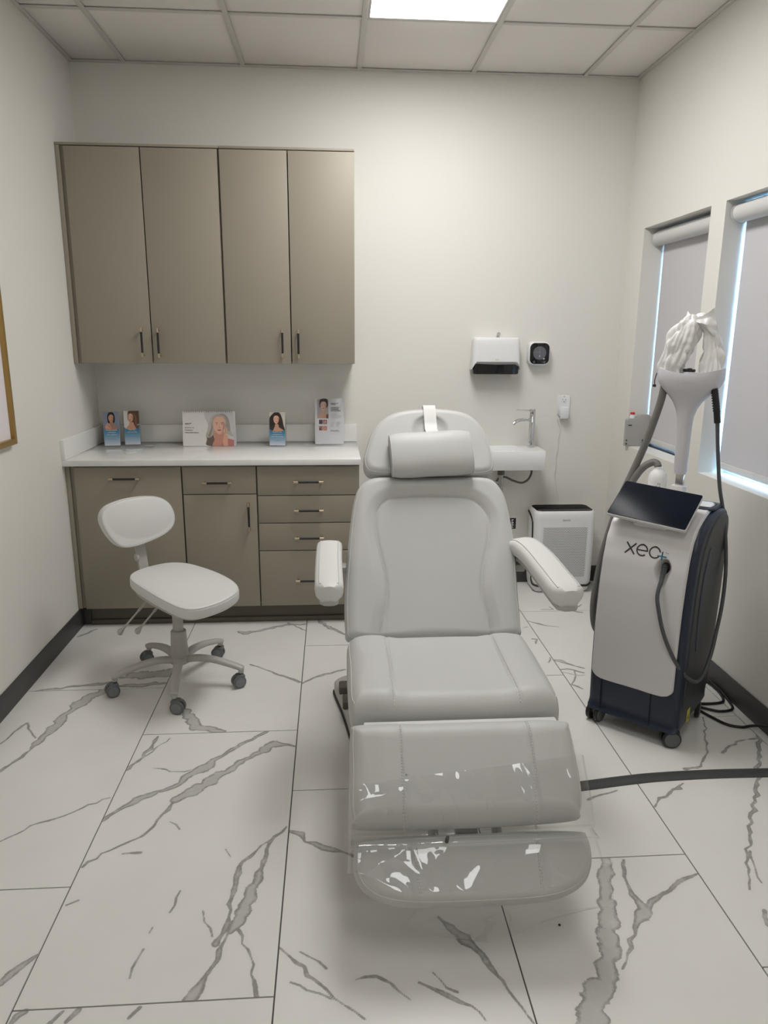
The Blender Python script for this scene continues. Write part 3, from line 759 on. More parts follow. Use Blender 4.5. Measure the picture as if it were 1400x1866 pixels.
s3 = [((205, 200, 190), R_(0, .4, 1, 1)), ((52, 40, 36), crm([(.3, .98), (.55, 1.0), (.74, .92), (.8, .75), (.92, .58), (1, .44), (.9, .4), (.05, .4), (0, .5), (.0, .8), (.14, .92)])),
      ((210, 160, 132), crm([(.36, .64), (.56, .64), (.62, .55), (.86, .48), (.94, .41), (.1, .41), (.14, .5), (.34, .56)]))]
s3 += face(.44, .78, .18, asp, (226, 178, 152), (52, 40, 36), (188, 134, 110), (190, 90, 90))
s3 += [((56, 44, 38), crm([(.24, .80), (.30, .92), (.46, .955), (.62, .92), (.68, .78), (.74, .62), (.84, .52), (.9, .6), (.8, .84), (.6, 1.0), (.3, .99), (.16, .86)])), ((48, 38, 34), crm([(.25, .84), (.22, .7), (.3, .56), (.22, .46), (.04, .46), (.02, .8), (.14, .9)])), ((245, 238, 232), crm([(.37, .692), (.44, .682), (.51, .692), (.44, .67)]))]
s3 += lower(.42) + [((58, 128, 165), crm([(0, .49), (.2, .445), (.5, .425), (.8, .44), (1, .47), (1, .38), (0, .38)]))]
L3 = [('Reach for the', .0095, .072, 'paper', 0), ('possibilities of', .0095, .060, 'paper', 0), ('boundless beauty', .0095, .048, 'paper', 0), ('PHYSICIAN', .0075, .026, 'inkgrey', 0)]
holder(1.028, -.185, -.10, .088, .185, 'clear brochure holder standing alone right of the desk calendar', 'blue and white brochure with a smiling long-haired woman, right of the calendar', s3, L3, (90, 80, 90))

# desk calendar
ctd = thing('desk_calendar', 'white tent calendar with a silver-haired woman, in the middle of the counter', 'calendar', (.642, -.14, CZ))
cw, chh = .283, .192
mf = sheet_mtx(.642, -.18, CZ, 0, .16); mb_ = sheet_mtx(.648, -.118, CZ, 0, -.16)
MB().box((-cw/2, 0, -.002), (cw/2, chh, 0), M['paper'], .0003, mtx=mf).build('front_page', ctd)
MB().box((-cw/2, 0, -.0016), (cw/2, chh, 0), M['paper'], .0003, mtx=mb_).build('back_page', ctd)
one('base_card', (.642-cw/2+.01, -.178, CZ), (.648+cw/2, -.12, CZ+.0016), M['paper'], ctd)
for k in range(26):
    xx = -cw/2+.012+k*(cw-.024)/25
    pts = []
    for a in range(0, 361, 40): pts.append(mf @ Vector((xx, chh-.002+.005*math.cos(R(a)), -.002+.0055*math.sin(R(a)))))
    MB().tube(pts, .0007, M['black'], n=4).build('ring_coil', ctd)
ca = cw/chh
gh = (178, 172, 166)
sc = [((222, 219, 215), R_(0, 0, 1, 1)), ((198, 197, 198), crm([(.45, 1.02), (.5, .6), (.56, .2), (.6, -.05), (1.05, -.05), (1.05, 1.02)])),
      ((110, 96, 88), crm([(.46, .02), (.47, .2), (.45, .32), (.52, .34), (.58, .4), (.62, .2), (.7, .02)])),
      (gh, crm([(.70, .93), (.60, .86), (.52, .7), (.49, .52), (.47, .40), (.45, .28), (.52, .24), (.60, .34), (.66, .5), (.8, .5), (.86, .36), (.92, .30), (.99, .28), (.94, .42), (.92, .6), (.90, .78), (.82, .9)])),
      ((196, 142, 124), crm([(.60, .42), (.80, .42), (.80, .2), (.84, -.02), (.58, -.02), (.62, .2)])),
      ((186, 120, 118), crm([(.80, .22), (.93, .20), (1.04, .12), (1.05, -.05), (.74, -.05), (.78, .1)]))]
sc += face(.715, .60, .118, ca, (224, 178, 156), gh, (196, 146, 126), (170, 96, 92))
sc += [((190, 184, 178), crm([(.70, .93), (.60, .84), (.565, .70), (.575, .56), (.545, .42), (.50, .36), (.48, .44), (.51, .62), (.545, .82), (.62, .92)])), ((160, 150, 142), crm([(.72, .92), (.82, .86), (.85, .68), (.84, .54), (.90, .42), (.93, .5), (.9, .78), (.82, .92)])),
       ((150, 138, 128), crm([(.555, .7), (.56, .55), (.52, .40), (.50, .28), (.53, .26), (.57, .4), (.585, .56)])),
       ((214, 164, 142), crm([(.80, .0), (.78, .14), (.80, .28), (.835, .50), (.865, .53), (.87, .44), (.85, .34), (.885, .28), (.875, .12), (.88, -.02)])), ((176, 124, 106), [(.835, .5), (.85, .34), (.846, .34), (.825, .48)])]
print_('printed_portrait', ctd, sc, mf, cw, chh)
for s, sz, x_, y_, mt in (('xeo+', .017, -.128, .120, 'ink'), ('Reach for the', .0092, -.128, .100, 'ink'), ('Possibilities', .0092, -.128, .086, 'ink'), ('of Boundless Beauty', .0092, -.128, .072, 'ink')):
    text(s, sz, M[mt], 'lettering', None, mf @ Matrix.Translation((x_, y_, .0018)), .0001, 'LEFT')
fix_children(ctd)

# leaflet in an L stand
m = sheet_mtx(1.318, -.135, CZ, -.06, .12)
t = thing('leaflet_stand', 'clear angled acrylic stand at the right end of the counter', 'sign holder', (1.318, -.12, CZ))
MB().box((-.085, 0, .0022), (.085, .262, .0036), M['acrylic'], .0003, mtx=m).box((-.085, 0, -.0042), (.085, .262, -.0024), M['acrylic'], .0003, mtx=m).build('sleeve', t)
MB().box((1.235, -.132, CZ), (1.402, -.055, CZ+.0016), M['acrylic'], .0003).build('foot', t)
lf = thing('leaflet', 'white leaflet with a woman and four small photos, at the right counter end', 'leaflet', (1.318, -.135, CZ+.001))
ml = m @ Matrix.Translation((0, .0015, 0)); lw, lh = .164, .258
MB().box((-lw/2, 0, -.002), (lw/2, lh, 0), M['paper'], .0002, mtx=ml).build('page', lf)
la = lw/lh
sl = [((222, 221, 226), R_(0, 0, 1, 1)), ((176, 166, 170), R_(.08, .56, .47, .985)), ((44, 36, 38), crm([(.17, .97), (.16, .84), (.2, .8), (.4, .8), (.45, .86), (.43, .98), (.3, 1.0)])),
      ((206, 162, 146), crm([(.22, .74), (.36, .74), (.36, .66), (.46, .62), (.46, .57), (.1, .57), (.1, .63), (.22, .68)]))]
sl += face(.295, .835, .105, la, (220, 182, 168), (40, 34, 36), (190, 148, 134), (150, 80, 84))
sl += [((40, 34, 36), crm([(.19, .87), (.22, .93), (.3, .955), (.38, .93), (.41, .86), (.45, .9), (.4, .985), (.22, .985), (.16, .92)])), ((198, 152, 136), crm([(.30, .57), (.31, .66), (.35, .76), (.375, .77), (.36, .68), (.40, .60), (.40, .57)])), ((120, 70, 62), crm([(.40, .57), (.40, .64), (.47, .66), (.47, .57)])), ((222, 221, 226), R_(0, .5, 1, .565)), ((222, 221, 226), R_(.47, .5, .52, 1)), ((222, 221, 226), R_(0, .5, .08, 1))]
for x0, y0, c1, c2 in ((.14, .44, (96, 78, 84), (132, 104, 116)), (.14, .30, (176, 120, 112), (196, 132, 112))):
    sl += [(c1, R_(x0, y0, x0+.13, y0+.095)), (c2, R_(x0+.145, y0, x0+.275, y0+.095)), ((70, 50, 56), crm([(x0+.01, y0+.02), (x0+.07, y0+.0), (x0+.05, y0+.06)])), ((214, 158, 136), crm([(x0+.17, y0+.02), (x0+.24, y0+.02), (x0+.24, y0+.07), (x0+.19, y0+.075)]))]
for k in range(3): sl.append(((120, 120, 126), R_(.55, .795-k*.032, .55+(.28, .26, .34)[k], .805-k*.032)))
for k in range(5): sl.append(((176, 176, 182), R_(.55, .66-k*.022, .55+(.2, .3, .36, .38, .27)[k], .664-k*.022)))
for k in range(6):
    sl.append(((182, 182, 188), R_(.54, .48-k*.02, .54+(.14, .13, .15, .1, .14, .12)[k], .484-k*.02))); sl.append(((182, 182, 188), R_(.74, .48-k*.02, .74+(.12, .15, .1, .13, .09, .11)[k], .484-k*.02)))
sl += [((140, 140, 148), R_(.54, .30, .82, .306)), ((140, 140, 148), R_(.54, .28, .86, .286))]
print_('printed_page', lf, sl, ml, lw, lh)
for s, sz, x_, y_, mt in (('xeo+', .021, .008, .223, 'ink'), ('Reach for the', .0078, .008, .2035, 'ink'), ('Possibilities of', .0078, .008, .195, 'ink'), ('Boundless Beauty', .0078, .008, .1865, 'ink')):
    text(s, sz, M[mt], 'lettering', None, ml @ Matrix.Translation((x_, y_, .0022)), .0001, 'LEFT')
fix_children(lf)

# ------------------------------------------------------------------ blinds
for k, (y0, y1) in enumerate(WIN):
    fy1 = y1-.011; fy0 = y0+.022
    t = thing('roller_blind', ['grey roller blind in the far window, behind the white draped handpieces', 'grey roller blind in the near window at the right edge of the photo'][k], 'blind', (W+.08, (y0+y1)/2, 2.03), group='roller blinds')
    RX, RZ, RR = W+(.080 if k == 0 else .060), 2.026, .039
    ya, yb = y0+.012, y1-.018
    MB().tube([(RX, ya+.003, RZ), (RX, yb-.003, RZ)], RR, M['blind_tube'], n=36).build('roller', t)
    for yy in (ya, yb):
        MB().tube([(RX, yy-.002, RZ), (RX, yy+.002, RZ)], RR+.004, M['blind_tube'], n=36).build('end_bracket', t)
    one('fabric', (RX+RR-.006, fy0, .944), (RX+RR-.0045, fy1, RZ), M['blind'], t)
    MB().box((RX+RR-.012, fy0-.002, .922), (RX+RR-.001, fy1+.002, .952), M['blind_tube'], .004).build('bottom_bar', t)
    for yy in ((-.62,) if k == 0 else (-1.42,)):
        MB().box((RX+RR-.022, yy-.022, .913), (RX+RR+.004, yy+.022, .955), M['acrylic'], .004).build('clear_tag', t)
one('sill_track', (W+.112, -.948, SILL), (W+.124, -.232, SILL+.012), M['black']).name = 'sill_track'
tag([o for o in C.objects if o.name == 'sill_track'][0], 'black track strip on the far window sill under the blind', 'track')

# grey box with red-capped bottle on the far sill
t = thing('dispenser_box', 'small grey box with a stepped top on the far window sill', 'box', (3.075, -.27, SILL))
x0, x1 = 3.004, 3.138
mt = Matrix(((1, 0, 0, 0), (0, 0, -1, 0), (0, 1, 0, 0), (0, 0, 0, 1)))   # prism z -> -y
prof = [(x0, SILL+.001), (x1, SILL+.001), (x1, SILL+.172), (x1-.01, SILL+.18), (x1-.055, SILL+.18), (x1-.072, SILL+.160), (x0+.012, SILL+.158), (x0, SILL+.15)]
MB().prism([(x, z) for x, z in prof], .236, .268, M['greybox'], .004, mtx=mt).build('box_body', t)
MB().box((3.10, -.2715, SILL+.004), (3.125, -.2675, SILL+.04), M['black'], .001).build('latch', t)
MB().box((3.012, -.2705, SILL+.118), (3.034, -.2675, SILL+.123), M['ink']).build('printed_mark', t)
for z in (.015, .035): MB().tube([(3.009, -.267, SILL+z), (3.009, -.271, SILL+z)], .0045, M['ink'], n=12).build('screw', t)
t = thing('bottle', 'white bottle with a red cap poking out of the grey box by the far window', 'bottle', (3.04, -.268, SILL+.16))
T0 = Matrix.Translation((3.040, -.251, SILL+.1585))
MB().lathe([(.015, 0), (.0155, .004), (.0148, .012), (.012, .018), (.012, .021)], M['white'], n=24, mtx=T0).build('bottle_neck', t)
MB().lathe([(.0115, .0215), (.0125, .0225), (.0125, .031), (.011, .0335), (.002, .034)], M['red'], n=20, mtx=T0).build('cap', t, label='red cap')

# picture on the left wall
t = thing('picture_frame', 'gold framed picture on the left wall, cut by the left edge of the photo', 'picture', (.012, -1.47, 1.4))
py0, py1, pz0, pz1 = -1.76, -1.19, 1.062, 1.86
for a, b_ in (((.001, py1-.024, pz0), (.028, py1, pz1)), ((.001, py0, pz0), (.028, py0+.024, pz1)), ((.001, py0+.024, pz0), (.028, py1-.024, pz0+.024)), ((.001, py0+.024, pz1-.024), (.028, py1-.024, pz1))):
    one('frame_side', a, b_, M['gold'], t, bev=.002)
one('mat_board', (.004, py0+.0245, pz0+.0245), (.012, py1-.0245, pz1-.0245), M['matboard'], t)

# ------------------------------------------------------------------ paper towel dispenser
t = thing('towel_dispenser', 'white wall paper towel dispenser with a black base, above the sink', 'dispenser', (2.28, -.05, 1.4))
dx0, dx1 = 2.140, 2.418
def loft(b, secs, m, mtx=None, cap=True):
    """rings of equal length joined in order"""
    n = len(secs[0]); vs = [p for s in secs for p in s]; fs = []
    for i in range(len(secs)-1):
        for k in range(n): fs.append((i*n+k, i*n+(k+1) % n, (i+1)*n+(k+1) % n, (i+1)*n+k))
    if cap: fs.append(tuple(range(n-1, -1, -1))); fs.append(tuple((len(secs)-1)*n+k for k in range(n)))
    return b.data(vs, fs, m, mtx)
def sect(x0, x1, y0, y1, r, z, n=5): return [(x, y, z) for x, y in rrect(x0, y0, x1, y1, r, n)]
b = MB()
secs = []
for z, ins, dep in ((1.369, 0, .1035), (1.38, .001, .103), (1.46, .004, .098), (1.487, .006, .095), (1.496, .009, .091), (1.5005, .016, .084)):
    secs.append(sect(dx0+ins, dx1-ins, -dep, 0, .024, z))
# lower edge of the white cover sweeps down at both sides
low = []
for x, y, z in secs[0]:
    f = max(0, abs(x-(dx0+dx1)/2)/((dx1-dx0)/2)-.78)/.22; low.append((x+(-.003 if x < 2.28 else .003)*f, y, 1.369-.050*f**1.6))
loft(b, [low]+secs, M['white']); b.build('cover', t)
b = MB(); loft(b, [sect(dx0+.012, dx1-.012, -.097, 0, .026, 1.294), sect(dx0+.007, dx1-.007, -.100, 0, .026, 1.297), sect(dx0+.005, dx1-.005, -.1006, 0, .026, 1.31), sect(dx0+.004, dx1-.004, -.1008, 0, .026, 1.366)], M['blackgloss']); b.build('black_base', t, label='glossy black lower tray')
text('Scott', .010, M['inkgrey'], 'lettering', t, Matrix.Translation(Vector((2.28, -.1042, 1.374))-wofs(t)) @ Matrix.Rotation(PI/2, 4, 'X'), .0003)
t = thing('wall_hook', 'small chrome knob hook on the wall just above the towel dispenser', 'hook', (2.30, -.01, 1.515))
MB().tube([(2.298, 0, 1.519), (2.298, -.026, 1.519)], .0055, M['chrome'], n=14).tube([(2.298, -.024, 1.519), (2.298, -.031, 1.519)], .0105, M['chrome'], n=18).build('hook_stem', t)
MB().box((2.290, -.012, 1.505), (2.306, -.002, 1.513), M['chrome'], .002).build('hook_base', t)

# gadget with round dial
t = thing('wall_timer', 'small white wall gadget with black face and round grey dial, above the sink', 'timer', (2.536, -.03, 1.41))
mt = Matrix(((1, 0, 0, 0), (0, 0, -1, 0), (0, 1, 0, 0), (0, 0, 0, 1)))
MB().prism(rrect(2.474, 1.345, 2.600, 1.478, .034, 8), .001, .056, M['white'], .008, 3, mtx=mt).build('case', t)
MB().prism(rrect(2.481, 1.352, 2.594, 1.470, .028, 8), .0555, .0585, M['blackgloss'], .001, mtx=mt).build('face_plate', t, label='black front face')
MB().tube([(2.537, -.0585, 1.414), (2.537, -.0600, 1.414)], .038, mat('dial_grey', (.12, .118, .14), .3), n=48).build('dial', t)
MB().box((2.5375, -.0606, 1.405), (2.5395, -.0600, 1.44), M['inkgrey']).box((2.50, -.0606, 1.4175), (2.5375, -.0600, 1.419), M['inkgrey']).box((2.5355, -.0606, 1.392), (2.5385, -.0600, 1.402), M['paper'], mtx=None).build('dial_marks', t)
for x in (2.506, 2.567): MB().tube([(x, -.0585, 1.3625), (x, -.0625, 1.3625)], .0075, M['cable'], n=20).build('button', t)
MB().box((2.559, -.0592, 1.379), (2.568, -.0584, 1.384), M['paper']).build('indicator', t)

# ------------------------------------------------------------------ outlet, adapter, cord, wall anchors
t = thing('power_outlet', 'white double power outlet on the back wall, right of the faucet', 'outlet', (2.716, 0, 1.11))
MB().prism(rrect(2.6775, 1.050, 2.7535, 1.168, .005, 3), .0005, .006, M['white'], .002, mtx=mt).build('wall_plate', t)
for zc in (1.138, 1.084):
    so = MB().prism(rrect(2.7, zc-.0165, 2.731, zc+.0165, .010, 5), .006, .0078, M['white'], .0006, mtx=mt).build('socket', t)
    MB().box((2.706, -.0082, zc+.001), (2.7085, -.0077, zc+.0085), M['ink']).box((2.722, -.0082, zc+.001), (2.7245, -.0077, zc+.0085), M['ink']).tube([(2.7155, -.0077, zc-.0075), (2.7155, -.0083, zc-.0075)], .003, M['ink'], n=10).build('socket_slots', so)
MB().tube([(2.7155, -.006, 1.160), (2.7155, -.0072, 1.160)], .003, M['steel_light'], n=12).build('screw', t)
t = thing('power_adapter', 'white plug-in adapter in the lower socket of the wall outlet', 'adapter', (2.715, -.03, 1.065))
MB().box((2.689, -.044, 1.032), (2.738, -.0085, 1.100), M['white'], .004).build('adapter_body', t)
MB().tube([(2.689, -.03, 1.045), (2.679, -.03, 1.045)], .004, M['greybox'], n=10).build('strain_relief', t)
w_ = [(2.679, -.03, 1.045), (2.674, -.028, 1.03), (2.69, -.012, 1.00), (2.703, -.006, .96), (2.693, -.006, .91), (2.697, -.006, .86), (2.687, -.006, .80), (2.690, -.006, .74), (2.684, -.006, .69), (2.697, -.006, .64), (2.705, -.006, .60), (2.714, -.007, .56), (2.71, -.008, .45), (2.715, -.01, .3)]
MB().tube(w_, .0022, M['white'], n=8, sub=6).build('cord', t, label='thin white cord hanging down the wall')
for k, (x, z) in enumerate(((2.618, 1.128), (2.617, 1.050))):
    tag(MB().lathe([(.0045, 0), (.0045, .002), (.001, .003)], M['white'], n=14, mtx=Matrix.Translation((x, 0, z)) @ Matrix.Rotation(PI/2, 4, 'X')).build('wall_anchor'), ['upper of two tiny white screw anchors in the wall left of the outlet', 'lower of two tiny white screw anchors in the wall left of the outlet'][k], 'anchor', 'white wall anchors left of the outlet')

# ------------------------------------------------------------------ sink
t = thing('sink', 'small white wall-hung ceramic sink on the back wall, partly behind the chair', 'sink', (2.34, -.12, .76))
sx0, sx1, sy = 2.10, 2.560, -.232; z0, z1 = .756, .868
b = MB(); n = 8
def rr(x0, x1, y0, y1, r, z): return sect(x0, x1, y0, y1, r, z, 6)
secs = [rr(sx0+.03, sx1-.03, sy+.03, 0, .006, z0-.0), rr(sx0+.006, sx1-.006, sy+.006, 0, .006, z0), rr(sx0+.003, sx1-.003, sy+.003, 0, .006, z0+.004), rr(sx0, sx1, sy, 0, .006, z1-.003), rr(sx0+.002, sx1-.002, sy+.002, -.001, .006, z1),
        rr(sx0+.016, sx1-.125, sy+.016, -.020, .018, z1), rr(sx0+.018, sx1-.128, sy+.018, -.022, .018, z1-.004), rr(sx0+.03, sx1-.150, sy+.03, -.034, .02, z1-.075), rr(sx0+.06, sx1-.18, sy+.06, -.06, .02, z1-.08)]
loft(b, secs, M['whitegloss']); b.build('basin', t)
MB().tube([(2.332, -.1, .755), (2.332, -.1, .708)], .021, M['steel'], n=18).build('drain_nut', t)
MB().tube([(2.332, -.1, .71), (2.332, -.1, .60), (2.332, -.085, .57), (2.332, -.04, .565), (2.332, -.004, .565)], .0135, M['steel_light'], n=16, sub=5).build('drain_pipe', t)
MB().tube([(2.516, -.09, .756), (2.518, -.09, .715), (2.50, -.088, .675), (2.462, -.085, .655), (2.41, -.08, .668), (2.365, -.075, .688), (2.33, -.07, .682), (2.315, -.065, .66)], .0065, M['steel'], n=10, sub=8).build('supply_hose', t)
MB().tube([(2.475, -.09, .756), (2.45, -.085, .745), (2.40, -.08, .738), (2.34, -.075, .745), (2.28, -.07, .752), (2.22, -.07, .742), (2.18, -.065, .71), (2.165, -.06, .66)], .0065, M['steel'], n=10, sub=8).build('supply_hose', t)
t = thing('shutoff_valve', 'small chrome water shutoff valve under the sink, beside the chair back', 'valve', (2.315, -.03, .64))
MB().tube([(2.315, -.001, .635), (2.315, -.07, .635)], .009, M['chrome'], n=14).tube([(2.315, -.063, .625), (2.315, -.064, .662)], .008, M['chrome'], n=12).build('valve_body', t)
MB().lathe([(.006, 0), (.02, .003), (.022, .010), (.014, .016), (.004, .017)], M['chrome'], n=8, mtx=Matrix.Translation((2.318, -.071, .632)) @ Matrix.Rotation(PI/2, 4, 'X') @ Matrix.Diagonal((1.2, .75, 1, 1))).build('valve_knob', t)
t = thing('faucet', 'tall chrome cylinder faucet with a thin top lever, on the sink', 'faucet', (2.507, -.085, .868))
fx, fy = 2.507, -.085
MB().lathe([(.0205, .8685), (.0205, .873), (.0178, .875), (.0178, 1.058), (.0170, 1.059), (.0170, 1.061), (.0178, 1.062), (.0178, 1.092), (.0165, 1.095), (.001, 1.0955)], M['chrome'], n=40, mtx=Matrix.Translation((fx, fy, 0))).build('faucet_body', t)
MB().tube([(fx-.012, fy-.004, 1.034), (fx-.06, fy-.018, 1.035), (fx-.10, fy-.032, 1.027), (fx-.122, fy-.04, 1.010)], .0095, M['chrome'], n=18, sub=6).build('spout', t)
MB().tube([(fx-.014, fy, 1.086), (fx-.10, fy-.02, 1.092)], lambda q: .0042-.0012*q, M['chrome'], n=12).build('lever', t)

# ------------------------------------------------------------------ air purifier
t = thing('air_purifier', 'white air purifier with a black top and perforated front, by the back wall', 'air purifier', (2.71, -.115, 0))
ax0, ax1, ay = 2.530, 2.892, -.212
b = MB(); loft(b, [sect(ax0+.02, ax1-.02, ay+.016, -.03, .03, .004), sect(ax0+.012, ax1-.012, ay+.008, -.024, .035, .012), sect(ax0+.004, ax1-.004, ay+.001, -.02, .04, .04), sect(ax0, ax1, ay, -.02, .04, .08), sect(ax0-.004, ax1+.002, ay, -.02, .04, .46), sect(ax0-.003, ax1, ay+.003, -.021, .04, .485), sect(ax0+.002, ax1-.004, ay+.010, -.024, .038, .499), sect(ax0+.010, ax1-.012, ay+.018, -.028, .034, .504)], M['white']); b.build('housing', t)
b = MB(); loft(b, [sect(ax0+.010, ax1-.012, ay+.018, -.028, .034, .5), sect(ax0+.010, ax1-.012, ay+.018, -.028, .034, .5055), sect(ax0+.013, ax1-.015, ay+.021, -.031, .031, .5065)], M['matte_black']); b.build('top_grille', t, label='black top')
b = MB(); b.box((ax0+.02, ay+.026, .5065), (ax1-.022, ay+.05, .5075), M['charcoal'], .0003); b.build('control_strip', t)
pts = [(ax0-.0035, -.05, .475), (ax0-.0045, -.10, .462), (ax0-.0045, -.145, .438), (ax0-.0045, -.160, .40), (ax0-.002, -.163, .25), (ax0+.0005, -.165, .11), (ax0+.0005, -.170, .075), (ax0+.0045, -.192, .052), (ax0+.032, ay-.0008, .046), (ax0+.07, ay-.0012, .045), ((ax0+ax1)/2, ay-.0012, .045), (ax1-.06, ay-.0012, .045), (ax1-.03, ay-.0006, .046), (ax1-.004, -.19, .055)]
MB().tube(pts, .0065, M['black'], n=10, sub=5).build('seam_band', t, label='black seam band')
b = MB(); k = 0
for j in range(44):
    z = .405-j*.0070
    for i in range(30):
        x = 2.578+i*.0090+(.0045 if j % 2 else 0)
        if x > 2.842: continue
        vs = [(x+.0026*math.cos(a*PI/3), ay-.0006, z+.0026*math.sin(a*PI/3)) for a in range(6)]; b.data(vs, [tuple(range(6))], M['ink'])
b.build('perforated_panel', t, auto=0, kind='stuff')
text('levoit', .021, M['inkgrey'], 'lettering', t, Matrix.Translation(Vector((2.712, ay-.0008, .447))-wofs(t)) @ Matrix.Rotation(PI/2, 4, 'X'), .0002)

# ------------------------------------------------------------------ cords on the floor
q = [(1.975, -2.168), (2.08, -2.153), (2.202, -2.137), (2.34, -2.117), (2.474, -2.103), (2.677, -2.097), (2.877, -2.101), (2.98, -2.104), (3.012, -2.106)]
pp = catmull([Vector((x, y, 0)) for x, y in q], 8); vs = []; fs = []
for i, p in enumerate(pp):
    d = (pp[min(i+1, len(pp)-1)]-pp[max(i-1, 0)]).normalized(); nn = Vector((-d.y, d.x, 0))
    for o_, z in ((-.027, .0006), (-.025, .003), (-.012, .0075), (.012, .0075), (.025, .003), (.027, .0006)): vs.append(p+nn*o_+Vector((0, 0, z)))
for i in range(len(pp)-1):
    for k in range(6): fs.append((i*6+k, i*6+(k+1) % 6, (i+1)*6+(k+1) % 6, (i+1)*6+k))
fs += [tuple(range(6)), tuple(range(len(pp)*6-6, len(pp)*6))]
tag(MB().data(vs, fs, M['strip']).build('cord_cover'), 'dark grey flat rubber cord cover curving over the floor from the chair', 'cord cover')
cz = .006
q = [(2.80, -1.52), (2.90, -1.40), (2.965, -1.375), (2.998, -1.405), (3.010, -1.454), (3.006, -1.53), (2.983, -1.591), (2.931, -1.607), (2.86, -1.60), (2.80, -1.56)]
tag(MB().tube([(x, y, cz) for x, y in q], .0055, M['blackcable'], n=10, sub=8).build('power_cable'), 'black power cable looped on the floor, small inner loop behind the laser machine', 'cable', 'black cables behind the machine')
q = [(2.80, -1.50), (2.93, -1.36), (2.985, -1.36), (3.008, -1.42), (3.011, -1.51), (3.010, -1.59), (2.988, -1.657), (2.932, -1.673), (2.894, -1.657), (2.83, -1.61)]
tag(MB().tube([(x, y, cz+(.0105 if i in (0, 1, 2, 3, 4) else 0)) for i, (x, y) in enumerate(q)], .0055, M['blackcable'], n=10, sub=8).build('power_cable'), 'black power cable looped on the floor, larger outer loop against the right wall', 'cable', 'black cables behind the machine')
q = [(2.82, -1.62), (2.848, -1.668), (2.871, -1.723), (2.9, -1.776), (2.946, -1.80), (2.985, -1.80), (3.008, -1.83), (3.012, -1.90), (3.012, -2.0)]
tag(MB().tube([(x, y, cz+(.0105, 0, 0, 0, 0, .004, .02, .05, .075)[i]) for i, (x, y) in enumerate(q)], .0055, M['blackcable'], n=10, sub=8).build('power_cable'), 'black power cable running from the machine towards the right edge of the photo', 'cable', 'black cables behind the machine')
tag(MB().lathe([(.0035, 0), (.0035, .002), (.001, .003)], M['black'], n=8, mtx=Matrix.Translation((1.923, -2.737, 0))).build('floor_speck'), 'tiny black speck on the floor tile in front of the footrest', 'speck')

# ------------------------------------------------------------------ treatment chair
CX = 1.677
ch = thing('treatment_chair', 'light grey padded reclining treatment chair with armrests, in the middle of the room', 'chair', (CX, -2.1, 0))
LM, LL, PI_ = M['leather'], M['leather_light'], M['piping']
# backrest, in the reclined plane (x across, s up the back)
a = R(51.5); BT = .085
Nb = Vector((0, -math.sin(a), math.cos(a))); Db = Vector((0, math.cos(a), math.sin(a)))
P0 = Vector((CX, -1.975, .555))-Nb*BT
bo = [(-.288, -.055), (-.303, -.01), (-.303, .12), (-.291, .26), (-.276, .40), (-.262, .48), (-.243, .53), (-.205, .562), (-.14, .570), (0, .570), (.15, .567), (.225, .565), (.272, .553), (.300, .513), (.314, .46), (.322, .37), (.324, .27), (.316, .12), (.311, -.01), (.296, -.055), (.15, -.062), (0, -.063), (-.15, -.062)]
pan = smooth_poly([(-.158, -.10), (-.155, .09), (-.160, .187), (-.176, .271), (-.186, .357), (-.178, .423), (-.152, .462), (-.108, .481), (.013, .488), (.150, .478), (.203, .452), (.231, .407), (.235, .370), (.222, .286), (.199, .21), (.183, .12), (.172, -.10)], 5)
def hb(X):
    d = poly_sd(X, pan)
    return -.013 + .017*sstep(d, -.004, .045) - .0045*np.exp(-(d/.006)**2) + .003*sstep(-d, 0, .12)
fb = frame(P0, (1, 0, 0), Db)
cb = Cushion(bo, BT, .042, fb, hb, rb=.03, N=200, core=((.01, .12), (.01, .42)), rings=60)
ob = cb.build('backrest', LM, ch)
cb.piping(.0105, .0017, PI_, ob)
vis = [p for p in pan if p[1] > -.040]
vis = sorted(vis, key=lambda p: 0)
k0 = next(i for i in range(len(pan)) if pan[i][1] > -.04 and pan[i-1][1] <= -.04)
line = [pan[(k0+i) % len(pan)] for i in range(len(pan)) if pan[(k0+i) % len(pan)][1] > -.040]
cb.stitches([[(p[0]*1.0+(-.0045 if p[0] < .02 else .0045), p[1]+(.0045 if p[1] > .44 else 0)) for p in line]], ob)
MB().tube(cb.on(line), .0012, PI_, n=5).build('seam', ob, auto=0)
# backrest shell behind
MB().prism([(x*.90+.001, s*.95+.005) for x, s in smooth_poly(bo, 3)], -.03, .004, M["greige"], .006, mtx=Matrix.Translation(P0) @ Matrix((Vector((1, 0, 0)), Db, Nb)).transposed().to_4x4()).build("back_shell", ch)

# headrest, same plane, a touch forward
fh = frame(P0+Nb*.005, (1, 0, 0), Db)
ho = [(-.216, .600), (-.224, .640), (-.213, .69), (-.197, .745), (-.170, .795), (-.135, .832), (-.085, .858), (.0, .872), (.09, .873), (.170, .860), (.215, .835), (.245, .795), (.263, .75), (.274, .69), (.279, .64), (.276, .605), (.258, .583), (.18, .574), (.03, .572), (-.12, .576), (-.190, .584)]
ring_c = np.array([.040, .768])
def hh(X):
    d = np.abs(np.hypot(*(X-ring_c).T)-.058); r = np.hypot(*(X-ring_c).T)
    return -.008*np.exp(-(d/.006)**2)-.012*sstep(-r, -.058, -.045)
chd = Cushion(ho, .080, .030, fh, hh, rb=.025, N=160, core=((-.07, .72), (.12, .72)), rings=50)
oh = chd.build('headrest', LM, ch)
chd.piping(.008, .0017, PI_, oh)
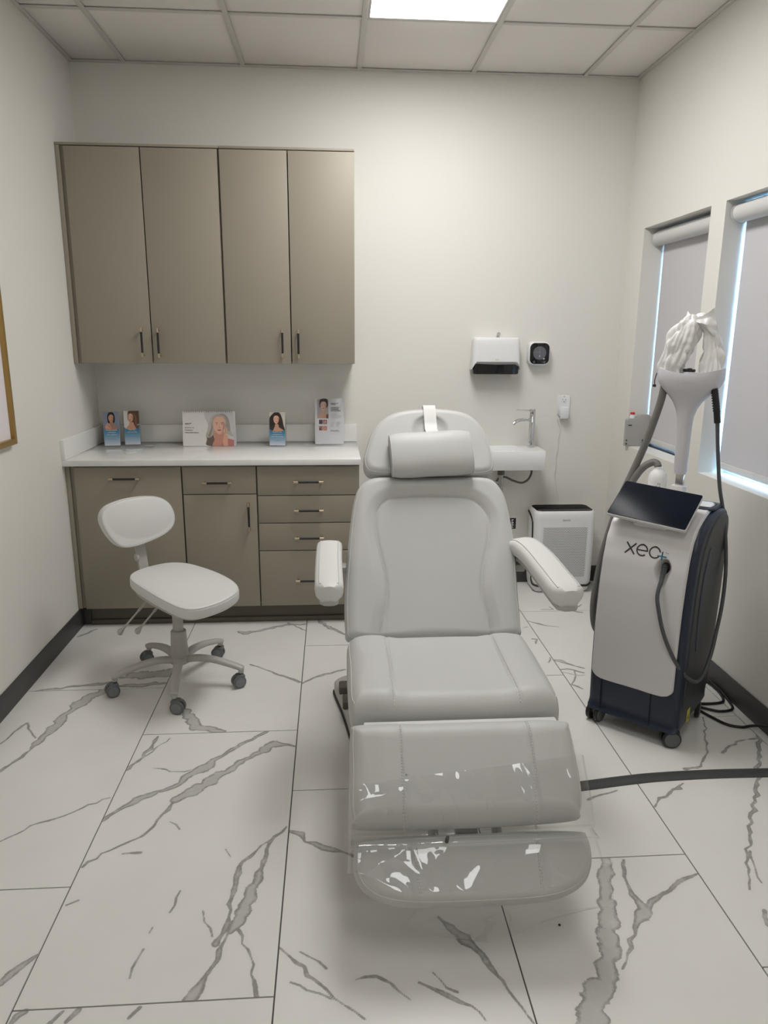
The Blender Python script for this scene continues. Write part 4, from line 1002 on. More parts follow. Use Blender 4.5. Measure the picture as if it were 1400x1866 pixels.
# head pillow: a soft bolster pinned by a strap
def bolster(name, parent, cx, cs, half, hgt, thick, rot, m):
    c, s = math.cos(rot), math.sin(rot); secs = []; n = 40
    for k in range(25):
        t = k/24*2-1; x = t*half; e = 1-.10*abs(t)**6
        ring = []
        for j in range(n):
            an = 2*PI*j/n; u = math.copysign(abs(math.cos(an))**.75, math.cos(an))*hgt*e*(1-.03*(1-abs(t))); v = math.copysign(abs(math.sin(an))**.9, math.sin(an))*thick*e
            if v > 0: v *= 1+.05*math.sin(3*x/half+1)
            ring.append(P0+Vector((1, 0, 0))*(cx+x*c-u*s)+Db*(cs+x*s+u*c)+Nb*(.0+v+.085+thick*.72))
        secs.append(ring)
    b = MB(); loft(b, secs, m); o = b.build(name, parent, auto=60)
    for e_ in (0, 24):
        MB().tube(secs[e_]+[secs[e_][0]], .0017, PI_, n=5, caps=False).build('piping', o, auto=0)
    return o
bolster('head_pillow', ch, .030, .640, .152, .094, .046, .05, LM)
b = MB(); pts = [P0+Vector((1, 0, 0))*(.042+dx)+Db*s+Nb*h for s, h in ((.91-.02, .03), (.887, .06), (.878, .086), (.85, .0915), (.80, .0905), (.765, .0925), (.74, .115), (.72, .135)) for dx in (-.024, .024)]
pts += [p-Nb*.003 for p in pts]; n2 = 16
for i in range(7):
    a0 = i*2; b_ = [a0, a0+1, a0+3, a0+2]
    pass
vs = [tuple(p) for p in pts]; fs = []
for i in range(7):
    q = i*2; fs += [(q, q+1, q+3, q+2), (q+n2, q+2+n2, q+3+n2, q+1+n2), (q, q+2, q+2+n2, q+n2), (q+1, q+1+n2, q+3+n2, q+3)]
b.data(vs, fs, LL); b.build('pillow_strap', ch, label='pale strap over the top of the headrest')
# side tag
p = P0+Vector((.318, 0, 0))+Db*.385+Nb*.035
MB().box(tuple(p+Vector((0, -.001, -.020))), tuple(p+Vector((.027, .001, .022))), M['blackgloss'], .0004).build('brand_tag', ch, label='small black fabric tag')
b = MB()
for k in range(7):
    z = p.z-.016+k*.005; b.box((p.x+.009, p.y-.0016, z), (p.x+.009+(.008, .006, .009, .007, .009, .006, .008)[k], p.y-.0009, z+.0026), M['paper'])
b.build('tag_print', ch, auto=0)

# seat
ST_ = .125
fs_ = frame((CX, -2.02, .545-ST_), (1, 0, 0), (0, -1, -.012))
# (x right, y forward) gives a normal that points down; use a mirrored frame instead
def pframe(O, D):          # x to the right, D forward and down the chair, normal on the sitting side
    D = Vector(D).normalized(); X = Vector((1, 0, 0)); N = Vector((0, D.z, -D.y)); N = N if N.z > 0 else -N
    return (Vector(O), X, D, N.normalized())
fs_ = pframe((CX, -2.02, .545-ST_), (0, -1, -.03))
so = [(-.290, .015), (-.300, .05), (-.302, .2), (-.300, .38), (-.292, .435), (-.265, .452), (0, .456), (.265, .455), (.296, .438), (.306, .39), (.312, .2), (.303, .05), (.285, .012), (.15, -.005), (0, -.008), (-.15, -.005), (-.26, .0)]
def bols(xl, xr, deep=.012):
    def f(X):
        x = X[:, 0]; dl = x-xl; dr = xr-x; d = np.minimum(dl, dr)
        return -deep*sstep(d, -.02, .05) - .005*np.exp(-(d/.005)**2) + .004*np.exp(-((d+.05)/.035)**2)
    return f
cs = Cushion(so, ST_, .062, fs_, bols(-.170, .180, .010), rb=.035, N=200, core=((-.15, .22), (.15, .22)), rings=60)
oseat = cs.build('seat', LM, ch)
for sg in (-1, 1): cs.side_piping(.012, .0016, PI_, oseat, sg, .2895)
def strai(x0, x1, y0, y1, n=50): return [(x0+(x1-x0)*k/n, y0+(y1-y0)*k/n) for k in range(n+1)]
cs.stitches([strai(-.1745, -.1745, .02, .446), strai(.1845, .1845, .02, .446)], oseat)
for x in (-.170, .180): MB().tube(cs.on(strai(x, x, .0, .450)), .0011, PI_, n=5).build('seam', oseat, auto=0)
MB().box((CX-.27, -2.42, .37), (CX+.27, -2.04, .425), M['greige'], .01).build('seat_pan', ch)
MB().box((CX-.262, -2.556, .468), (CX+.275, -2.500, .476), LL, .004).build('hinge_flap', ch, label='pale strip between seat and leg rest')

# leg rest
t45 = R(44); Dl = Vector((0, -math.cos(t45), -math.sin(t45))); LT = .084
Nl = Vector((0, -math.sin(t45), math.cos(t45)))
fl_ = pframe(Vector((CX, -2.60, .47))-Nl*LT, Dl)
lo = [(-0.282, -0.06), (-0.3, -0.04), (-0.304, 0.05), (-0.306, 0.138), (-0.3, 0.183), (-0.275, 0.202), (0, 0.208), (0.26, 0.202), (0.29, 0.183), (0.304, 0.138), (0.306, 0.05), (0.302, -0.035), (0.286, -0.055), (0.15, -0.062), (0, -0.063), (-0.15, -0.062)]
cl = Cushion(lo, LT, .050, fl_, bols(-.160, .176, .008), rb=.03, N=200, core=((-.18, .08), (.18, .08)), rings=50)
ol = cl.build('leg_rest', LM, ch)
for sg in (-1, 1): cl.side_piping(.011, .0016, PI_, ol, sg, .291)
cl.stitches([strai(-.1665, -.1725, -.055, .212), strai(-.1600, -.1660, -.055, .212), strai(.1825, .1765, -.055, .212), strai(.176, .170, -.055, .212)], ol)
for x0, x1 in ((-.163, -.169), (.179, .173)): MB().tube(cl.on(strai(x0, x1, -.058, .216)), .001, PI_, n=5).build('seam', ol, auto=0)
# foot rest
t40 = R(42); Df = Vector((0, -math.cos(t40), -math.sin(t40))); FT = .060; Nf = Vector((0, -math.sin(t40), math.cos(t40)))
ff = pframe(Vector((CX, -2.75, .27))-Nf*FT, Df)
fo = [(-.275, -.022), (-.292, -.006), (-.298, .03), (-.293, .065), (-.270, .097), (-.225, .121), (-.15, .133), (0, .136), (.15, .134), (.225, .123), (.275, .098), (.300, .062), (.308, .025), (.304, -.008), (.288, -.022), (.15, -.028), (0, -.029), (-.15, -.028)]
cf = Cushion(fo, FT, .026, ff, bols(-.150, .172, .004), rb=.02, N=180, core=((-.2, .045), (.2, .045)), rings=36)
of = cf.build('foot_rest', LM, ch)
cf.piping(.010, .0016, PI_, of, frac=(0, 1))
cf.stitches([strai(-.148, -.140, -.02, .115), strai(-.142, -.134, -.02, .115), strai(.174, .166, -.02, .115), strai(.168, .160, -.02, .115)], of)
MB().box((CX-.028, -.012, -.05), (CX+.032, .012, .20), M['greige'], .003, mtx=Matrix.Translation((0, -2.71, .19)) @ Matrix.Rotation(R(-44), 4, 'X')).build('foot_rest_bar', ch, label='pale bar joining leg rest and foot rest')
MB().tube([(CX-.062, -2.735, .262), (CX-.062, -2.75, .292)], .005, M['black'], n=10).build('peg', ch, label='small black peg')
MB().tube([(CX-.085, -2.52, .40), (CX-.085, -2.67, .22)], .014, M['greige'], n=12).tube([(CX+.085, -2.52, .40), (CX+.085, -2.67, .22)], .014, M['greige'], n=12).build('leg_rest_frame', ch)

# armrests
def arm(name, path, wd, th, tier, lab=None):
    """padded arm along a path of (x, y, z of the top face), with a narrower tray below"""
    P = catmull([Vector(p) for p in path], 5); n = len(P); secs = []
    L = [0]
    for i in range(1, n): L.append(L[-1]+(P[i]-P[i-1]).length)
    tot = L[-1]
    for i in range(n):
        T = (P[min(i+1, n-1)]-P[max(i-1, 0)]).normalized(); S = T.cross(Vector((0, 0, 1))).normalized(); S = S if S.x > 0 else -S; U = S.cross(T); U = U if U.z > 0 else -U
        e = min(L[i], tot-L[i]); rr_ = .03; f = 1 if e > rr_ else math.sqrt(max(0, 1-((rr_-e)/rr_)**2))
        g = .55+.45*f
        ring = []
        for k in range(28):
            an = 2*PI*k/28; x = math.copysign(abs(math.cos(an))**.45, math.cos(an)); z = math.copysign(abs(math.sin(an))**.55, math.sin(an))
            ring.append(P[i]+S*(x*wd*g*(1 if z > -.2 else 1-.18*(-z-.2)))+U*((z-1)*th/2-(1-f)*th*.10+.004*(1-x*x)*(z > .5)))
        secs.append(ring)
    b = MB(); loft(b, secs, LL); o = b.build(name, ch, auto=60)
    if lab: o['label'] = lab
    # piping round the top edge
    def edge(side): return [s[5 if side > 0 else 9] for s in secs[1:-1]]
    loop = edge(1)+edge(-1)[::-1]; loop.append(loop[0])
    pm = [v+Vector((0, 0, .0008)) for v in loop]
    MB().tube(pm, .0016, PI_, n=5, caps=False).build('piping', o, auto=0)
    secs2 = []
    for i in range(n):
        T = (P[min(i+1, n-1)]-P[max(i-1, 0)]).normalized(); S = T.cross(Vector((0, 0, 1))).normalized(); S = S if S.x > 0 else -S
        e = min(L[i], tot-L[i]); g = .6+.4*min(1, e/.025)
        c_ = P[i]-Vector((0, 0, th-.004)); ring = []
        for k in range(16):
            an = 2*PI*k/16; x = math.copysign(abs(math.cos(an))**.5, math.cos(an)); z = math.copysign(abs(math.sin(an))**.6, math.sin(an))
            ring.append(c_+S*(x*wd*.70*g)+Vector((0, 0, (z-1)*.011*g)))
        secs2.append(ring)
    b = MB(); loft(b, secs2, M['greige']); b.build('armrest_tray', ch)
arm('armrest', [(1.325, -1.66, .745), (1.322, -1.72, .772), (1.320, -1.82, .766), (1.320, -1.98, .752), (1.322, -2.12, .739)], .047, .058, .01)
arm('armrest', [(2.000, -1.74, .775), (2.030, -1.80, .792), (2.050, -1.90, .785), (2.062, -2.05, .766), (2.076, -2.205, .742)], .055, .062, .01)
for s, x in ((-1, 1.405), (1, 1.955)):
    MB().box((x-.018, -1.80, .56), (x+.018, -1.755, .715), M['greige'], .006, mtx=None).build('armrest_post', ch)
    MB().box((min(x, x+s*.08), -1.81, .672), (max(x, x+s*.08), -1.75, .700), M['greige'], .004).build('armrest_bracket', ch)
    MB().box((min(x-s*.09, x), -1.80, .585), (max(x-s*.09, x), -1.76, .625), M['greige_dark'], .004).build('armrest_joint', ch)

# base with foot pedals
base_o = [(1.336, -1.44), (1.342, -1.385), (1.39, -1.345), (1.46, -1.33), (1.88, -1.33), (1.955, -1.35), (1.99, -1.40), (1.995, -1.6), (1.96, -2.0), (1.94, -2.25), (1.88, -2.30), (1.5, -2.30), (1.45, -2.26), (1.42, -2.0), (1.375, -1.65)]
MB().prism([tuple(p) for p in smooth_poly(base_o, 4)], .004, .055, M['greige'], .012, 3).build('base_plate', ch)
MB().prism([(x*1.0-(.006 if x < 1.67 else -.006), y) for x, y in smooth_poly(base_o, 4)], .0005, .008, M['cable']).build('base_foot', ch)
for k, (x0, x1, ya, yb) in enumerate(((1.353, 1.56, -1.53, -1.435), (1.366, 1.56, -1.655, -1.55))):
    MB().box((x0, ya, .05), (x1, yb, .085), M['greige_dark'], .008, mtx=Matrix.Translation((x0, ya, .06)) @ Matrix.Rotation(R(-9), 4, 'X') @ Matrix.Translation((-x0, -ya, -.06))).build('foot_pedal', ch, label='dark taupe foot pedal')
MB().box((1.50, -2.12, .05), (1.86, -1.72, .30), M['greige'], .02).build('base_cover', ch)
MB().box((1.58, -2.05, .295), (1.78, -1.80, .40), M['greige_dark'], .01).build('lift_column', ch)

# clear vinyl cover over the leg and foot rest
def film():
    # path down the chair: (y, z) above the cushions
    pl = Vector((CX, -2.60, .47)); pf = Vector((CX, -2.75, .27))
    prof = []
    for s in (.085, .12, .155, .185): prof.append(pl+Dl*s+Nl*(.004-.5*max(0, s-.15)**1.3))
    prof.append(pl+Dl*.214+Nl*(-.012)); prof.append(pl+Dl*.222+Nl*(-.032))
    prof.append(Vector((CX, -2.775, .295)))
    for s in (.0, .03, .06, .09, .115): prof.append(pf+Df*s+Nf*.006)
    prof.append(pf+Df*.145+Nf*(-.006)); prof.append(pf+Df*.165+Nf*(-.035)); prof.append(pf+Df*.172+Nf*(-.07)); prof.append(pf+Df*.168+Nf*(-.10))
    prof = catmull(prof, 9); n = len(prof)
    NX = 150; vs = []; rnd = random.Random(3)
    def nz(x, y, z): return noise.noise(Vector((x, y, z)))
    for i, p in enumerate(prof):
        t0 = i/(n-1)
        for j in range(NX+1):
            u = j/NX*2-1
            tm = 1-.36*float(sstep(np.float64(-u), .05, 1.0))-.10*float(sstep(np.float64(u), .3, 1.0)); t = t0 if t0 < .35 else .35+(t0-.35)*(tm-.35)/.65
            fi = t*(n-1); i0 = min(int(fi), n-2); p = prof[i0].lerp(prof[i0+1], fi-i0)
            hw = .316+.014*sstep(t, .3, .8)
            x = u*hw+.004+.012*t
            q = p+Vector((x, 0, 0))
            e = max(0, abs(u)-.93)/.07                      # sides turn down over the cushion edges
            up = Nl if t < .45 else Nf
            q -= up*(.030*e*e)
            if t < .01: pass
            # sag of the top edge to the right (it sits higher up the leg rest on the right)
            k = max(0, .12-t)/.12; q -= Dl*(.038*k*(u*.8+.2))
            # crinkles
            w1 = abs(nz(u*3.1+t*2.2, t*4.2, 1.7)); w2 = abs(nz(u*7+4, t*8-u*3, 5.1)); w3 = nz(u*1.6, t*2.0, 9.3)
            left = .35+.65*sstep(-u, -.3, .7)
            amp = .010*w3+.011*left*(.35-w1)+.005*left*(.3-w2)
            q += up*max(-.002, amp+.003)
            if t0 > .88:                                      # hem hangs in a low point left of centre
                kk = (t0-.88)/.12; drop = .060*math.exp(-((u+.10)/.38)**2)-.035*sstep(np.float64(abs(u)), .6, 1.0)
                q += Vector((0, -.018*kk*math.sin(u*7), -drop*kk))
            q.z = max(q.z, .03)
            vs.append(q)
    fs = [(i*(NX+1)+j, i*(NX+1)+j+1, (i+1)*(NX+1)+j+1, (i+1)*(NX+1)+j) for i in range(n-1) for j in range(NX)]
    o = MB().data(vs, fs, M['film']).build('clear_cover', auto=0)
    tag(o, 'clear crinkled vinyl sheet draped over the foot rest and lower leg rest', 'plastic cover')
    return o, prof
film()

# ------------------------------------------------------------------ stool
SX, SY, SA = .652, -1.265, R(-47)
st = thing('stool', 'white padded rolling stool with a small backrest, in front of the base cabinets', 'stool', (SX, SY, 0), SA)
so_ = [(.345, -.05), (.333, -.12), (.28, -.152), (.15, -.158), (-.03, -.148), (-.16, -.125), (-.222, -.07), (-.245, .02), (-.232, .11), (-.17, .165), (-.06, .188), (.08, .190), (.20, .172), (.285, .125), (.332, .04)]
SZ = .478
tl = R(1.5)
fst = (Vector((0, 0, SZ-.052)), Vector((math.cos(tl), 0, -math.sin(tl))), Vector((0, 1, 0)), Vector((math.sin(tl), 0, math.cos(tl))))
def dome(X): return .020*(1-np.clip(np.hypot((X[:, 0]-.05)/.29, (X[:, 1]-.02)/.175), 0, 1)**2)
cst = Cushion(so_, .052, .014, fst, dome, rb=.018, N=140, core=((-.06, .02), (.17, .01)), rings=24)
osx = cst.build('seat', LL, st, world=False)
def lpipe(c, dl, rad, par):
    f = (1-dl/c.L)[:, None]; P = c.K+(c.Q-c.K)*f; Z = c.z(P, dl); pts = [c.w(p[0], p[1], z) for p, z in zip(P, Z)]; pts.append(pts[0])
    MB().tube(pts, rad, PI_, n=5, caps=False).build('piping', par, False, auto=0)
lpipe(cst, .004, .0022, osx)
MB().prism([(x*.90+.005, y*.90) for x, y in smooth_poly(so_, 3)], SZ-.072, SZ-.048, M['greige'], .008).build('seat_tray', st, False)
# backrest: slightly wider at the top, leaning back
ta = R(10)
fb_ = Vector((math.cos(ta), 0, math.sin(ta)))                       # faces forward and a little up
up_ = Vector((-math.sin(ta), 0, math.cos(ta)))
bo_ = [(-.187, .012), (-.176, .046), (-.140, .072), (-.06, .086), (.03, .084), (.095, .070), (.140, .040), (.160, .0), (.163, -.038), (.146, -.076), (.10, -.104), (.03, -.121), (-.045, -.130), (-.098, -.126), (-.132, -.108), (-.158, -.074), (-.177, -.034)]
Bc = Vector((-.245, 0, .722))
fbk = (Bc-fb_*.046, Vector((0, 1, 0)), up_, fb_)
cbk = Cushion(bo_, .046, .012, fbk, lambda X: .014*(1-np.clip(np.hypot(X[:, 0]/.16, X[:, 1]/.10), 0, 1)**2), rb=.016, N=120, core=((-.08, -.02), (.06, -.02)), rings=20)
obk = cbk.build('backrest', LL, st, world=False); lpipe(cbk, .004, .002, obk)
b = MB(); ptsb = catmull([Vector(p) for p in ((-.30, .0, .66), (-.292, 0, .60), (-.275, 0, .53), (-.262, 0, .46), (-.24, 0, .415), (-.18, 0, .402), (-.08, 0, .400))], 5)
vs = []; 
for i, p in enumerate(ptsb):
    d = (ptsb[min(i+1, len(ptsb)-1)]-ptsb[max(i-1, 0)]).normalized(); nn = Vector((d.z, 0, -d.x)); 
    for sx, sy in ((-1, -1), (-1, 1), (1, 1), (1, -1)): vs.append(p+nn*.007*sx+Vector((0, .022*sy, 0)))
n4 = len(ptsb); fs = [(i*4+k, i*4+(k+1) % 4, (i+1)*4+(k+1) % 4, (i+1)*4+k) for i in range(n4-1) for k in range(4)]+[(0, 1, 2, 3), tuple(n4*4-4+k for k in range(4))]
b.data(vs, fs, M['greige']).build('back_post', st, False)
MB().tube([(-.262, -.026, .53), (-.262, -.036, .53)], .016, M['greige'], n=18).tube([(-.262, -.020, .53), (-.262, -.026, .53)], .006, M['greige'], n=10).build('back_knob', st, False)
MB().box((-.10, -.07, .382), (.08, .07, .408), M['greige'], .006).build('mechanism', st, False)
MB().lathe([(.0225, .20), (.0225, .385), (.02, .386)], M['stoolbase'], n=28).build('gas_column', st, False)
MB().lathe([(.040, .118), (.0385, .125), (.0335, .236), (.0335, .243), (.030, .247), (.0235, .247)], M['stoolbase'], n=32).build('column_cover', st, False)
MB().lathe([(.036, .094), (.043, .098), (.045, .118), (.041, .128), (.02, .13)], M['stoolbase'], n=32).build('hub', st, False)
iw = Matrix.Rotation(-SA, 4, 'Z')
for a_, c_ in (((-.13, .065, .375), (-.262, .065, .225)), ((-.07, .065, .365), (-.185, .065, .228))):
    A = iw @ Vector((a_[0], a_[1], a_[2])); B = iw @ Vector((c_[0], c_[1], c_[2])); d = (B-A).normalized()
    MB().tube([A, A.lerp(B, .4)], .0062, M['greige'], n=10).build('lever', st, False)
    b = MB(); b.tube([A.lerp(B, .36), A.lerp(B, .8), B-d*.008, B+d*.012, B+d*.022], lambda t: (.009+.022*max(0, (t-.40)/.35) if t < .75 else .031-.02*(t-.75)/.25), M['clearplug'], n=16, flat=.45); b.build('lever_paddle', st, False)
def caster_parts(parent, c, ang, wr=.0285):
    """twin-wheel caster at local c; ang = rolling direction"""
    ca_, sa_ = math.cos(ang), math.sin(ang); m = Matrix.Translation(c) @ Matrix.Rotation(ang, 4, 'Z')
    MB().tube([(0, 0, wr*1.4), (0, 0, .088)], .0065, M['wheel'], n=12, mtx=m).box((-.026, -.0045, wr*1.0), (.006, .0045, wr*2.0), M['wheel'], .003, mtx=m).box((-.022, -.021, wr*1.55), (.012, .021, wr*2.12), M['wheel'], .006, mtx=m).build('caster_fork', parent, False)
    for s in (-1, 1):
        mw = m @ Matrix.Translation((-.013, s*.0135, wr)) @ Matrix.Rotation(R(-90*s), 4, 'X')
        MB().lathe([(.004, -.008), (wr-.003, -.008), (wr, -.005), (wr, .005), (wr-.003, .0078), (wr-.006, .0082)], M['wheel'], n=28, mtx=mw).lathe([(wr-.0065, .0075), (wr-.0075, .0092), (.004, .0098)], M['wheel_rim'], n=28, mtx=mw).build('wheel', parent, False)
for k in range(5):
    an = R(-156+72*k)-SA; dx, dy = math.cos(an), math.sin(an)
    path = catmull([Vector((dx*r, dy*r, z)) for r, z in ((.03, .112), (.09, .122), (.16, .118), (.23, .102), (.275, .089), (.289, .083))], 4)
    n_ = len(path); secs = []
    side = Vector((-dy, dx, 0))
    for i, p in enumerate(path):
        t = i/(n_-1); d = (path[min(i+1, n_-1)]-path[max(i-1, 0)]).normalized(); u = side.cross(d); u = u if u.z > 0 else -u
        hw = .0215-.006*t; hh_ = .0145-.004*t
        if i >= n_-2: hw *= (.9, .6)[i-n_+2]; hh_ *= (.95, .7)[i-n_+2]
        secs.append([p+side*(hw*math.copysign(abs(math.cos(q))**.8, math.cos(q)))+u*(hh_*math.copysign(abs(math.sin(q))**.7, math.sin(q))) for q in [2*PI*j/16 for j in range(16)]])
    b = MB(); loft(b, secs, M['stoolbase']); b.lathe([(.011, .066), (.0125, .07), (.0135, .084)], M['stoolbase'], n=18, mtx=Matrix.Translation((dx*.279, dy*.279, 0)))
    leg = b.build('base_arm', st, False)
    caster_parts(leg, (dx*.279, dy*.279, 0), R(30-40*(k % 2))-SA+R(180)*(k in (1,)))

# ------------------------------------------------------------------ laser machine, local frame: x right, y back, z up
MO = Vector((2.4785, -1.8185, 0)); MA = math.atan2(-.684, .73)
lm = thing('laser_machine', 'white and navy wheeled laser treatment machine with a tilted tablet, beside the windows', 'laser machine', MO, MA)
FP = [(.016, .055), (.008, .09), (.0, .20), (-.003, .35), (.0, .50), (.008, .60), (.022, .69), (.044, .765), (.078, .815), (.125, .848), (.185, .870), (.26, .885), (.33, .880), (.375, .86), (.392, .80), (.400, .70), (.392, .50), (.372, .30), (.362, .16), (.355, .10), (.33, .07)]
BW = .177
def mfr(z): return np.interp(z, [.055, .09, .2, .35, .5, .6, .69, .765, .815, .848], [.016, .008, 0, -.003, 0, .008, .022, .044, .078, .125])
fm = (Vector((-BW, 0, 0)), Vector((0, 1, 0)), Vector((0, 0, 1)), Vector((1, 0, 0)))
def body_shape(outline, T, r, x0, m, name, N=150, core=((.18, .2), (.2, .72))):
    f = (Vector((x0, 0, 0)), Vector((0, 1, 0)), Vector((0, 0, 1)), Vector((1, 0, 0)))
    c = Cushion(outline, T, r, f, None, rb=r, N=N, core=core, rings=3)
    b = MB(); vs, fs = c.mesh(); b.data(vs, fs, m)
    bmesh.ops.remove_doubles(b.bm, verts=b.bm.verts[:], dist=.0002)
    return b.build(name, lm, False, auto=35)
shell = body_shape(FP, 2*BW, .022, -BW, M['navy'], 'body_shell')
def carve(o, c, sx, sy, sz):
    cm = bpy.data.meshes.new('c'); t = bmesh.new(); bmesh.ops.create_uvsphere(t, u_segments=32, v_segments=20, radius=1)
    bmesh.ops.transform(t, matrix=Matrix.Translation(c) @ Matrix.Diagonal((sx, sy, sz, 1)), verts=t.verts[:]); t.to_mesh(cm); t.free()
    co = bpy.data.objects.new('c', cm); C.objects.link(co)
    m = o.modifiers.new('b', 'BOOLEAN'); m.object = co; m.operation = 'DIFFERENCE'; m.solver = 'EXACT'
    co.matrix_world = Matrix.Translation(o.parent.location) @ Matrix.Rotation(o.parent.rotation_euler.z, 4, 'Z')
    bpy.context.view_layer.update()
    me = bpy.data.meshes.new_from_object(o.evaluated_get(bpy.context.evaluated_depsgraph_get()))
    o.modifiers.clear(); o.data = me; bpy.data.objects.remove(co); bpy.data.meshes.remove(cm)
carve(shell, (.066, .01, .672), .040, .060, .066)
# dark side panels, slightly proud
sp = [(.052, .16), (.05, .40), (.058, .60), (.085, .73), (.14, .812), (.22, .852), (.31, .862), (.372, .835), (.388, .76), (.386, .60), (.372, .40), (.352, .24), (.34, .15), (.28, .135), (.12, .138)]
for s in (-1, 1):
    body_shape(sp, .010, .0045, (BW-.006) if s > 0 else (-BW-.004), M['charcoal'], 'side_panel', 110)
    lens = [(.118, .36), (.100, .46), (.100, .58), (.122, .68), (.160, .755), (.172, .75), (.168, .66), (.150, .55), (.132, .45)]
    body_shape(lens, .004, .002, (BW+.0025) if s > 0 else (-BW-.0065), M['navy'], 'side_recess', 60, core=((.12, .46), (.14, .66)))
# white front cover following the curved front, up and over the top
prof = [(mfr(z), z) for z in (.200, .22, .26, .32, .40, .48, .55, .60, .65, .69, .73, .765, .79, .815, .835)]+[(.125, .848), (.16, .8625), (.20, .8745), (.24, .882), (.28, .8855), (.31, .8865)]
PV = catmull([Vector((0, d, z)) for d, z in prof], 5)
AL = [0]
for i in range(1, len(PV)): AL.append(AL[-1]+(PV[i]-PV[i-1]).length)
tot = AL[-1]
XL, XR = -.166, .152
def cover_pt(x, s, off):
    i = min(max(np.searchsorted(AL, s)-1, 0), len(PV)-2); t = (s-AL[i])/(AL[i+1]-AL[i]); p = PV[i].lerp(PV[i+1], t); d = (PV[i+1]-PV[i]).normalized()
    n_ = Vector((0, -d.z, d.y)); n_ = n_ if n_.y < 0 or n_.z > 0 else -n_
    return Vector((x, p.y, p.z))+n_*off
def s_of_z(z):
    zs_ = [p.z for p in PV]; return float(np.interp(z, zs_, AL))
tear_c = (.066, .672)
def tear(n=36, g=1.0):
    o = []
    for k in range(n):
        a_ = 2*PI*k/n; x = math.sin(a_); y = math.cos(a_)
        w_ = .031*(1-.30*max(0, -y)**1.2); o.append((tear_c[0]+x*w_*g, tear_c[1]+.010+(y*.042 if y > 0 else y*.062)*g))
    return o
def cover(name, parent):
    NS, NX = 210, 96; b = MB(); bm = b.bm; grid = []; out = []
    for j in range(NS+1):
        s = tot*j/NS
        r_ = .034; e = min(s, tot-s+0*0); f = 0 if e > r_ else r_-math.sqrt(max(0, r_*r_-(r_-e)**2))
        xl, xr = XL+f, XR-f
        row = []
        for i in range(NX+1):
            u = i/NX; x = xl+(xr-xl)*u
            ss = s
            if s < .12: ss = s+(.016*(1-s/.12))*(((x-XL)/(XR-XL)-.5)**2*4*.6)      # bottom edge bows down in the middle
            edge = min(u, 1-u)*(xr-xl); off = .0125*math.sqrt(max(0, 1-max(0, 1-edge/.008)**2)) if edge < .008 else .0125
            ee = min(ss, tot-ss); off *= math.sqrt(max(0, 1-max(0, 1-max(ee, 0)/.008)**2)) if ee < .008 else 1
            row.append((x, ss, off))
        grid.append(row)
    tp = tear(48)
    P = np.array([[g[0], cover_pt(g[0], g[1], 0).z] for row in grid for g in row]); sd = poly_sd(P, np.array(tp))
    vs = [bm.verts.new(cover_pt(*g)) for row in grid for g in row]
    for v, g, s_, pz in zip(vs, [g for row in grid for g in row], sd, P):
        if s_ < 0:                                            # the socket hollow pressed into the cover
            dpt = min(-s_, .024)/.024; v.co += Vector((0, 1, 0))*(.034*math.sin(dpt*PI/2)*(.45+.55*min(1, max(0, (pz[1]-.612)/.07))))
    for j in range(NS):
        for i in range(NX):
            a_ = j*(NX+1)+i; q = (a_, a_+1, a_+NX+2, a_+NX+1)
            f = bm.faces.new([vs[k] for k in q]); f.material_index = 0; f.smooth = True
    b.mi(M['machine_white'])
    o = b.build(name, parent, False, auto=0)
    return o
fc = cover('front_cover', lm)
# dark hollow and ribbed plug in the front socket
b = MB(); tp = [(tear_c[0]+.003+.016*math.cos(2*PI*k/30), tear_c[1]+.016+.022*math.sin(2*PI*k/30)) for k in range(30)]; vs = [(x, .0345, z) for x, z in tp]; b.data(vs, [tuple(range(len(vs)))], M['black']); b.build('socket_recess', lm, False, auto=0)
b = MB(); sp_ = Vector((.066, .030, .698)); ep = Vector((.068, .000, .652))
for k in range(9):
    t = k/9; p = sp_.lerp(ep, t); b.lathe([(.0085-.001*t, -.0025), (.0110-.002*t, -.001), (.0110-.002*t, .001), (.0085-.001*t, .0025)], M['cable'], n=14, mtx=Matrix.Translation(p) @ (ep-sp_).to_track_quat('Z', 'Y').to_matrix().to_4x4())
b.tube([sp_, ep, ep+(ep-sp_).normalized()*.02], .0082, M['cable'], n=14); b.build('cable_boot', lm, False)
# logo on the front
def on_front(v): return Vector((v.x, float(mfr(v.z))-.0130-.0006+v.y*.2, v.z))
def ribbon(b, P, w, m):
    """flat stroke of width w along 2-D points (x, z) laid on the cover"""
    P = [Vector((p[0], p[1])) for p in P]; n = len(P); closed = (P[0]-P[-1]).length < 1e-6; vs = []; fs = []
    for i, p in enumerate(P):
        a_ = P[i-1] if i else (P[-2] if closed else P[0]); c_ = P[i+1] if i < n-1 else (P[1] if closed else P[-1])
        d = (c_-a_).normalized(); q = Vector((-d.y, d.x))*w/2
        for e in (q, -q): z = p.y+e.y; vs.append(cover_pt(p.x+e.x, s_of_z(z), .0133))
    for i in range(n-1): fs.append((2*i, 2*i+1, 2*i+3, 2*i+2))
    b.data(vs, fs, m)
def LG(x, z): return (-.083+x, .718+z+.0*x)
lh_ = .036; sw = .0052
b = MB(); ribbon(b, [LG(0, 0), LG(.018, .020), LG(.036, .040)], sw, M['ink']); b.build('logo_letter', lm, False, auto=0)
